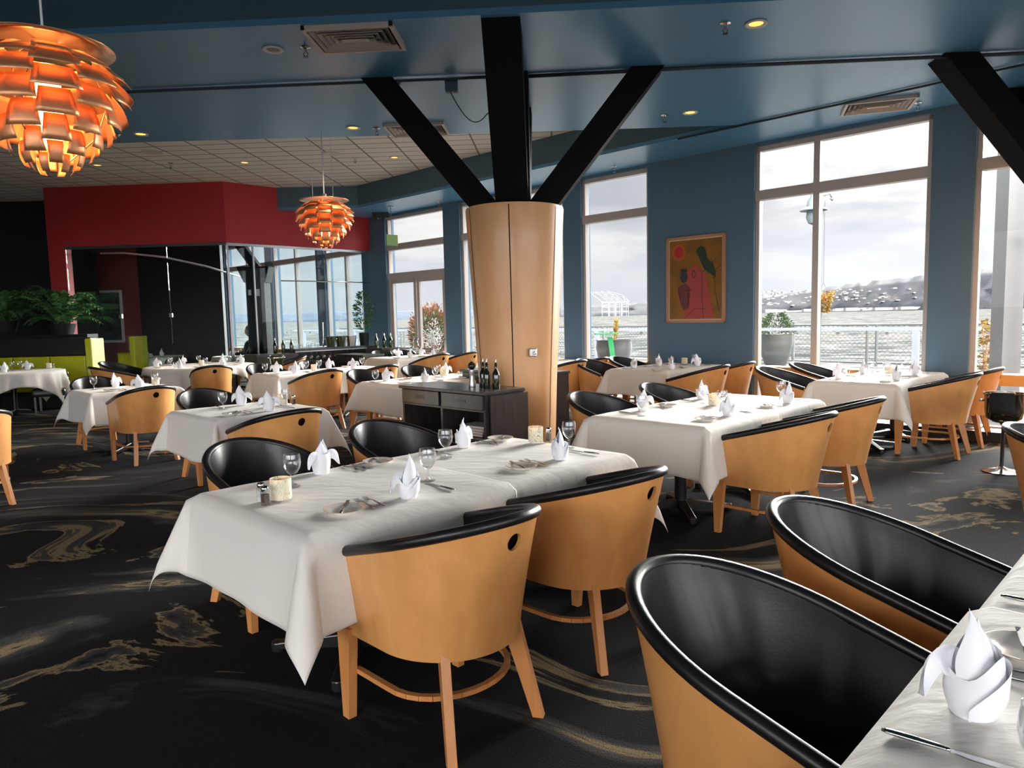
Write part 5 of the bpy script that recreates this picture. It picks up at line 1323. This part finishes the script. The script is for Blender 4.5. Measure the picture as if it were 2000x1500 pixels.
# seated diner
def person():
    e = tag(empty('person', (-5.74, 15.95, 0), rad(86)), 'person in a black jacket sitting at the small table in the glass room', 'person')
    me = bpy.data.meshes.new('body'); V = [(0, 0, .52), (0, .02, .72), (0, .03, 1.1), (0, .03, 1.08), (0, .045, 1.17),
        (-.17, .03, 1.02), (-.23, .10, .82), (-.16, .34, .79), (.17, .03, 1.02), (.23, .10, .82), (.16, .34, .79),
        (-.09, .05, .50), (-.11, .42, .50), (-.11, .46, .10), (-.11, .56, .05), (.09, .05, .50), (.11, .42, .50), (.11, .46, .10), (.11, .56, .05)]
    E_ = [(0, 1), (1, 2), (2, 3), (3, 4), (2, 5), (5, 6), (6, 7), (2, 8), (8, 9), (9, 10), (0, 11), (11, 12), (12, 13), (13, 14), (0, 15), (15, 16), (16, 17), (17, 18)]
    Rr = [.15, .14, .15, .075, .055, .075, .055, .038, .075, .055, .038, .10, .075, .05, .04, .10, .075, .05, .04]
    me.from_pydata(V, E_, []); me.materials.append(M['jacket']); o = bpy.data.objects.new('body', me); C.objects.link(o); o.parent = e
    md = o.modifiers.new('skin', 'SKIN')
    for i, r in enumerate(Rr): me.skin_vertices[0].data[i].radius = (r, r * .8)
    me.skin_vertices[0].data[0].use_root = True
    o.modifiers.new('smooth', 'SUBSURF').levels = 2; o.modifiers['smooth'].render_levels = 2
    b = bm_new(); bmesh.ops.create_uvsphere(b, u_segments=24, v_segments=18, radius=1)
    for v in b.verts:
        x, y, z = v.co; jaw = 1 - .22 * max(0, -z) ; v.co = (x * .076 * jaw, y * .095 * jaw + (.012 if z < -.3 and y > 0 else 0), z * .118)
        if abs(x) < .25 and y > .7 and -.35 < z < .15: v.co.y += .018 * (1 - abs(z + .12) / .3)
        v.co += Vector((0, .065, 1.29))
    obj('head', b, M['skin'], e, smooth=True)
    b = bm_new(); bmesh.ops.create_uvsphere(b, u_segments=24, v_segments=18, radius=1)
    for v in b.verts:
        x, y, z = v.co; v.co = (x * .084, y * .100 - .012, z * .122 + .012)
        if y > .25 and z < .45: v.co.y = min(v.co.y, .03); 
        if z < -.55: v.co.z = -.06
        v.co += Vector((0, .065, 1.295))
    obj('hair', b, M['hair'], e, smooth=True)
    for sx in (-1, 1):
        b = bm_new(); lathe(b, [(0, -.009), (.009, 0), (0, .009)], 10, c=(sx * .030, .150, 1.305)); obj('eye', b, M['blackmetal'], e)
        b = bm_new(); bmesh.ops.create_uvsphere(b, u_segments=10, v_segments=8, radius=1)
        for v in b.verts: v.co = (v.co.x * .012 + sx * .077, v.co.y * .018 + .06, v.co.z * .03 + 1.29)
        obj('ear', b, M['skin'], e, smooth=True)
        # hand: palm, four fingers and a thumb resting on the cloth edge
        b = bm_new(); px, py, pz = sx * .15, .38, .775
        tube(b, [(px, py - .03, pz), (px, py + .0, pz), (px, py + .055, pz - .006)], [.024, .032, .034], 8)
        for v in b.verts: v.co.z = pz + (v.co.z - pz) * .5
        for k, ln in enumerate((.055, .068, .064, .050)):
            x = px + (-.026 + .0175 * k); tube(b, [(x, py + .05, pz - .004), (x, py + .05 + ln * .5, pz + .004), (x, py + .05 + ln, pz - .008)], [.0088, .0082, .006], 6)
        tube(b, [(px - sx * .028, py + .0, pz), (px - sx * .052, py + .03, pz - .002), (px - sx * .058, py + .055, pz - .006)], [.010, .009, .007], 6)
        obj('hand', b, M['skin'], e, smooth=True)
    b = bm_new(); tube(b, [(-.02, .153, 1.245), (.02, .153, 1.245)], .004, 6); obj('mouth', b, M['red'], e)
person()
c_ = copy_tree(chair0); c_.location = (-5.72, 15.95, 0); c_.rotation_euler = (0, 0, rad(86)); tag(c_, 'tub chair under the person in the glass room', 'chair', 'maple tub chairs')

# ================================================================== OUTSIDE: DECK, RAILINGS, WATER, FAR SHORE
b = bm_new(); poly_prism(b, [P(9.74, 14), P(20.0, 14), P(18.4, -30), P(9.74, -30)], -.35, -.02); S(obj('deck', b, M['deck']))
def along(t, z, off=0):     # outer fence line, t in metres along the wall direction from B=+8 towards -B
    a = 19.2 + (t + 10) * .03
    return P(a + off, t, z)
def fence():
    e = tag(empty('mesh_fence', along(-8, 0)), 'grey chain link fence along the outer edge of the deck', 'fence'); inv = e.location.copy()
    def part(n_, b, m_):
        for v in b.verts: v.co -= inv
        return obj(n_, b, m_, e)
    b = bm_new(); tube(b, [along(10, 1.08), along(-30, 1.08)], .03, 6); tube(b, [along(10, .12), along(-30, .12)], .03, 6); part('rail', b, M['rail_grey'])
    for k in range(-15, 6):
        b = bm_new(); tube(b, [along(k * 2.1 + .1, -.05), along(k * 2.1 + .1, 1.08)], .04, 6); tube(b, [along(k * 2.1 - .12, -.05), along(k * 2.1 - .12, 1.08)], .04, 6); part('post', b, M['rail_grey'])
    b = bm_new(); t = -30.0
    while t < 10:
        for d in (1, -1):
            p0, p1 = along(t, .14), along(t + d * .92, 1.06); w = Vector((0, 0, .006)); v = [b.verts.new(x) for x in (p0 - w, p0 + w, p1 + w, p1 - w)]; b.faces.new(v)
        t += .12
    part('wire_mesh', b, M['rail_grey'])
fence()
e = tag(empty('windscreen', P(16.2, -6, 0)), 'white framed clear windscreen with small clips along the deck', 'windscreen'); inv = e.location.copy()
def wpart(n_, b, m_):
    for v in b.verts: v.co -= inv
    return obj(n_, b, m_, e)
b = bm_new(); bab(b, 16.18, 16.24, -30, 10, 1.02, 1.085); wpart('top_rail', b, M['outwhite'])
b = bm_new(); bab(b, 16.19, 16.23, -30, 10, .02, .06); wpart('bottom_rail', b, M['outwhite'])
for k in range(-15, 6):
    q_ = -8.35 + k * 2.05 + 8
    b = bm_new(); bab(b, 16.16, 16.26, q_ - .06, q_ + .06, 0, 1.05); wpart('post', b, M['outwhite'])
    b = bm_new(); bab(b, 16.205, 16.212, q_ + .08, q_ + 1.97, .08, 1.0); wpart('pane', b, M['glass'])
    b = bm_new()
    for f in (.5, 1.5):
        for z_ in (.97, .1): bab(b, 16.19, 16.23, q_ + f - .03, q_ + f + .03, z_ - .03, z_ + .03)
    wpart('clip', b, M['rail_grey'])
def water():
    b = bm_new(); poly_prism(b, [(-5000, 12), (5000, -3000), (6000, 4200), (-6000, 4200)], -3.2, -3.1)
    m_ = bpy.data.materials.new('choppy_grey_water'); m_.use_nodes = True; t = m_.node_tree; bs_ = t.nodes['Principled BSDF']
    bs_.inputs['Base Color'].default_value = (.30, .33, .30, 1); bs_.inputs['Roughness'].default_value = .8; bs_.inputs['Specular IOR Level'].default_value = 0
    tcx = N('ShaderNodeTexCoord', t); mpx = N('ShaderNodeMapping', t); mpx.inputs['Scale'].default_value = (.28, .8, 1); t.links.new(tcx.outputs['Object'], mpx.inputs[0])
    n = N('ShaderNodeTexNoise', t); n.inputs['Scale'].default_value = .8; n.inputs['Detail'].default_value = 8; n.inputs['Roughness'].default_value = .65; t.links.new(mpx.outputs[0], n.inputs['Vector'])
    bp = N('ShaderNodeBump', t); bp.inputs['Strength'].default_value = 1; bp.inputs['Distance'].default_value = .2; t.links.new(n.outputs['Fac'], bp.inputs['Height']); t.links.new(bp.outputs[0], bs_.inputs['Normal'])
    r = N('ShaderNodeValToRGB', t); ramp(r, [(.40, (.028, .032, .031, 1)), (.50, (.078, .079, .076, 1)), (.58, (.18, .177, .17, 1))]); t.links.new(n.outputs['Fac'], r.inputs[0]); t.links.new(r.outputs[0], bs_.inputs['Base Color'])
    S(obj('water', b, m_))
water()
def hills(name, pts, seed, m_, depth=160, step=9):
    """pts: (azimuth degrees right of view, height) at the given distance"""
    b = bm_new(); rows = []
    n = 0
    az = pts[0][0]; prof = []
    while az < pts[-1][0]:
        for i in range(len(pts) - 1):
            if pts[i][0] <= az <= pts[i + 1][0]:
                f = (az - pts[i][0]) / (pts[i + 1][0] - pts[i][0]); prof.append((az, pts[i][1] + (pts[i + 1][1] - pts[i][1]) * f, pts[i][2] + (pts[i + 1][2] - pts[i][2]) * f)); break
        az += math.degrees(step / prof[-1][2])
    for (az, h, D) in prof:
        a = rad(az); r = []
        jit = (noise.noise(Vector((az * 3, seed, 0))) * .12 + noise.noise(Vector((az * 4, seed, 3))) * .10 + noise.noise(Vector((az * 22, seed, 7))) * .07)
        for f, zf in ((0, 0), (.05, .10), (.12, .2), (.3, .34), (.42, .46), (.55, .58), (.8, .82), (1.0, 1.0 + jit), (1.3, .6)):
            d = D + depth * f + 25 * noise.noise(Vector((az * 6, f * 4, seed)))
            r.append((d * math.sin(a), d * math.cos(a), -3.1 + h * max(0, zf + .05 * noise.noise(Vector((az * 9, f * 7, seed))) * (zf > .05))))
        rows.append(r)
    grid(b, rows); return S(obj(name, b, m_, smooth=True))
def hill_mat(c1, c2, c3):  # bluish tones stand in for distance haze
    m_ = bpy.data.materials.new('hazy_wooded_shore'); m_.use_nodes = True; t = m_.node_tree; bs_ = t.nodes['Principled BSDF']; bs_.inputs['Roughness'].default_value = 1
    tcx = N('ShaderNodeTexCoord', t); n = N('ShaderNodeTexNoise', t); n.inputs['Scale'].default_value = .035; n.inputs['Detail'].default_value = 9; n.inputs['Roughness'].default_value = .7; t.links.new(tcx.outputs['Object'], n.inputs['Vector'])
    r = N('ShaderNodeValToRGB', t); ramp(r, [(.38, (*c1, 1)), (.5, (*c2, 1)), (.60, (*c3, 1)), (.66, (.06, .06, .065, 1)), (.675, (*c2, 1))]); t.links.new(n.outputs['Fac'], r.inputs[0]); t.links.new(r.outputs[0], bs_.inputs['Base Color'])
    return m_
hm = hill_mat((.007, .010, .017), (.013, .016, .023), (.021, .019, .021))
hills('hills', [(4, 20, 1500), (7, 24, 1500), (11, 30, 1500), (14, 26, 1500), (18, 30, 1400), (21, 36, 1300), (24, 44, 1250), (27, 50, 1200), (31, 54, 1150), (36, 64, 1100), (42, 60, 1100), (55, 50, 1100)], 2, hm)
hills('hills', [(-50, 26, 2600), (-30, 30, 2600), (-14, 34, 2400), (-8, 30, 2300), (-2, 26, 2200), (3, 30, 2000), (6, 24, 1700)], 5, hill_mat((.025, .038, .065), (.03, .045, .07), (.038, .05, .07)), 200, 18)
# houses scattered over the far slope: countless pale boxes
b = bm_new(); rnd = random.Random(4)
for _ in range(230):
    az = rnd.uniform(19, 38); d = rnd.uniform(1210, 1340); h = rnd.uniform(.30, .80) * 46; a = rad(az); x, y = d * math.sin(a), d * math.cos(a); s = rnd.uniform(1.4, 3.2)
    bx(b, x - s, x + s, y - 4, y + 4, h - 6, h - 6 + rnd.uniform(1, 2.6))
for _ in range(40):
    az = rnd.uniform(17, 38); d = 1150 + rnd.uniform(-10, 30); a = rad(az); x, y = d * math.sin(a), d * math.cos(a); bx(b, x - 9, x + 9, y - 4, y + 4, -2, rnd.uniform(0, 3))
tag(obj('shore_houses', b, mat('pale_house', (.20, .19, .19), .9)), 'countless pale houses on the far wooded shore', 'houses', kind='stuff')
# port cranes
def crane():
    e = empty('harbour_crane'); b = bm_new()
    for sx in (-9, 9):
        for sy in (-8, 8): bx(b, sx - .5, sx + .5, sy - .5, sy + .5, 0, 34)
    for z_ in (10, 22, 33): bx(b, -9, 9, -8.6, -7.4, z_, z_ + 1.3); bx(b, -9, 9, 7.4, 8.6, z_, z_ + 1.3)
    obj('frame', b, M['outwhite'], e)
    b = bm_new(); tube(b, [(-9, 0, 35), (-42, 0, 62)], .5, 5); tube(b, [(14, 0, 35), (-9, 0, 35)], .6, 5); tube(b, [(4, 0, 35), (-4, 0, 52), (-42, 0, 62)], .4, 4); tube(b, [(-4, 0, 52), (14, 0, 35)], .5, 4); obj('boom', b, M['outwhite'], e)
    return freeze(e)
cr0 = crane()
for i, px in enumerate((7.55, 8.05, 8.5, 8.95)):
    c_ = cr0 if i == 0 else copy_tree(cr0); a = rad(px); c_.location = (1420 * math.sin(a), 1420 * math.cos(a), -3.1); c_.rotation_euler = (0, 0, -.15 + .1 * i); c_.scale = (.78, .78, .78)
    tag(c_, '%s white harbour crane on the far shore behind the window' % ('leftmost', 'second', 'third', 'rightmost')[i], 'crane', 'white harbour cranes')
# deck planters
POTP = [(0, 0), (.16, 0), (.20, .04), (.33, .40), (.40, .75), (.38, .88), (.40, .93), (.36, .93), (.33, .86), (0, .84)]
def big_pot(loc, label, fol, m_leaf, n, size, grp='large deck pots', sc_=1.0):
    e = tag(empty('deck_planter', loc), label, 'planter', grp); e.scale = (sc_,) * 3
    b = bm_new(); lathe(b, POTP, 36); obj('pot', b, M['pot'], e, smooth=True, sharp=50)
    b = bm_new(); leaves(b, n, fol, size, len(label)); obj('foliage', b, m_leaf, e, recalc=False)
def dome(rnd):
    a = rnd.uniform(0, 2 * PI); t = rnd.random(); r = .46 * math.cos(t * PI / 2 * .8) * rnd.uniform(.5, 1)
    return (r * math.cos(a), r * math.sin(a), .92 + .50 * t), (math.cos(a), math.sin(a), rnd.uniform(-.4, .8))
def sprig(rnd):
    a = rnd.uniform(-.5, .5) + PI / 2; t = rnd.random()
    return (.05 * t + .02 * rnd.random(), .05 * math.sin(a), .88 + .45 * t), (rnd.uniform(-.5, .8), rnd.uniform(-.3, .3), .8)
big_pot((6.42, 17.4, 0), 'large grey deck pot with a green shrub behind the big window', dome, mat('grey_green_leaf', (.045, .075, .03), .6, var=.5, vscale=14), 1500, .07)
big_pot((2.28, 15.9, 0), 'large dark deck pot behind the window right of the column', sprig, M['yellow_leaf'], 60, .12)
b = bm_new(); hexa(b, [(-.06, -.02, .45), (.05, -.02, .45), (.05, .02, .45), (-.06, .02, .45), (-.13, -.02, 1.0), (-.02, -.02, 1.0), (-.02, .02, 1.0), (-.13, .02, 1.0)]); hexa(b, [(-.4, -.1, 1.06), (.1, -.1, 1.06), (.1, .1, 1.06), (-.4, .1, 1.06), (-.4, -.1, 1.09), (.1, -.1, 1.09), (.1, .1, 1.09), (-.4, .1, 1.09)])
o_ = tag(obj('umbrella_strap', b, mat('bright_green_cloth', (.015, .25, .07), .5)), 'bright green folded cloth strip in front of the dark deck pot', 'cloth'); o_.location = (2.2, 15.4, 0)
def bushfn(rnd):
    a = rnd.uniform(0, 2 * PI); b_ = rnd.uniform(-1, 1); r = .62 * rnd.uniform(.75, 1) * (1 + .15 * math.sin(a * 5)); c_ = math.sqrt(1 - b_ * b_)
    return (r * c_ * math.cos(a), r * c_ * math.sin(a), 1.15 + r * b_ * 1.05), (c_ * math.cos(a), c_ * math.sin(a), b_ + .4)
e = tag(empty('planter_bush', P(12.6, -15.6, 0)), 'round red tipped bush in a planter outside the deck doors', 'plant')
b = bm_new(); leaves(b, 2400, bushfn, .10, 3); obj('foliage', b, M['bush'], e, recalc=False)
b = bm_new(); leaves(b, 1500, lambda r: (lambda q: ((q[0][0] * .9, q[0][1] * .9, q[0][2] - .12), q[1]))(bushfn(r)), .10, 8); obj('inner_foliage', b, M['green_leaf'], e, recalc=False)
b = bm_new(); bx(b, -.45, .45, -.3, .3, 0, .55); obj('planter_box', b, mat('brick_pink_planter', (.20, .11, .10), .7), e)
e = tag(empty('planter_bush', P(12.2, -12.6, 0)), 'green bush outside, just left of the column edge', 'plant'); b = bm_new(); leaves(b, 1500, lambda r: (lambda q: ((q[0][0] * .7, q[0][1] * .7, q[0][2] * .7), q[1]))(bushfn(r)), .09, 5); obj('foliage', b, M['green_leaf'], e, recalc=False)
b = bm_new(); bx(b, -.3, .3, -.3, .3, 0, .45); obj('planter_box', b, M['pot'], e)
def yb(rnd):
    t = rnd.random(); s = rnd.choice((-1, 0, 1)); return (.10 * s * t + rnd.uniform(-.06, .06), rnd.uniform(-.08, .08), .55 + .75 * t), (rnd.uniform(-1, 1), rnd.uniform(-1, 1), rnd.uniform(-.3, .7))
plant('yellow_plant', (6.85, 10.35, 0), 'thin plant with yellow leaves outside the right edge window', M['yellow_leaf'], 150, yb, .085, 4, .5, pot=base_pot(.16, .12, .45), stems=[[(0, 0, .4), (.02, 0, .9), (.1, 0, 1.3)], [(0, 0, .4), (-.05, 0, 1.2)], [(0, 0, .4), (.10, .02, 1.1)]])
# outside canopy column and pipe
b = bm_new(); bx(b, -.13, .13, -.13, .13, 0, 5.2); o_ = tag(obj('canopy_column', b, mat('pale_grey_steel_paint', (.20, .195, .19), .5)), 'pale square steel column outside the right edge window', 'column'); o_.location = (6.83, 9.9, 0)
e = tag(empty('drain_pipe', (6.98, 9.60, 0)), 'thin vertical pipe with clamps beside the pale outside column', 'pipe'); b = bm_new(); tube(b, [(0, 0, 0), (0, 0, 5)], .028, 10); obj('pipe', b, M['rail_grey'], e, smooth=True)
b = bm_new(); bx(b, -.14, .05, -.04, .04, 2.45, 2.49); obj('clamp', b, M['rail_grey'], e)
# street lamp with a hanging basket
LP = (5.72, 13.35)
e = tag(empty('street_lamp', (LP[0], LP[1], 0)), 'ornate pale green street lamp outside the big window', 'street lamp'); mlg = mat('pale_green_iron', (.14, .17, .165), .5)
b = bm_new(); tube(b, [(0, 0, 0), (0, 0, 3.6)], .045, 10); obj('pole', b, mlg, e)
b = bm_new(); tube(b, [(0, 0, 3.55), (-.04, 0, 3.85), (-.12, 0, 3.9), (-.16, 0, 3.75)], .02, 8); tube(b, [(0, 0, 3.55), (.16, 0, 3.6), (.20, 0, 3.52)], .018, 8); lathe(b, [(0, -.04), (.04, 0), (0, .04)], 12, c=(.2, 0, 3.5)); obj('arm', b, mlg, e, smooth=True)
b = bm_new(); lathe(b, [(0, 3.72), (.05, 3.72), (.06, 3.6), (.11, 3.52), (.13, 3.42), (.24, 3.36), (.24, 3.345), (.12, 3.36), (.13, 3.22), (.09, 3.12), (0, 3.08)], 24, c=(-.13, 0, -.05)); obj('lantern', b, mlg, e, smooth=True, sharp=40)
e = tag(empty('hanging_basket', (LP[0] + .03, LP[1] - .1, 0)), 'yellow green flower basket hanging on a wire before the far shore', 'hanging basket')
b = bm_new(); tube(b, [(0, 0, 1.98), (0, 0, 3.45)], .003, 5); tube(b, [(0, 0, 1.98), (-.1, 0, 1.78)], .003, 4); tube(b, [(0, 0, 1.98), (.1, 0, 1.78)], .003, 4); obj('wire', b, M['blackmetal'], e)
def bask(rnd):
    a = rnd.uniform(0, 2 * PI); t = rnd.random(); r = .16 * (1 - .45 * t) * rnd.uniform(.4, 1.1); return (r * math.cos(a), r * math.sin(a), 1.82 - .38 * t), (math.cos(a), math.sin(a), rnd.uniform(-1, .6))
b = bm_new(); leaves(b, 1100, bask, .055, 6); obj('foliage', b, M['yellow_leaf'], e, recalc=False)
b = bm_new(); lathe(b, [(0, 1.60), (.08, 1.62), (.13, 1.76), (.12, 1.76), (0, 1.72)], 16); obj('basket', b, M['legwood'], e)
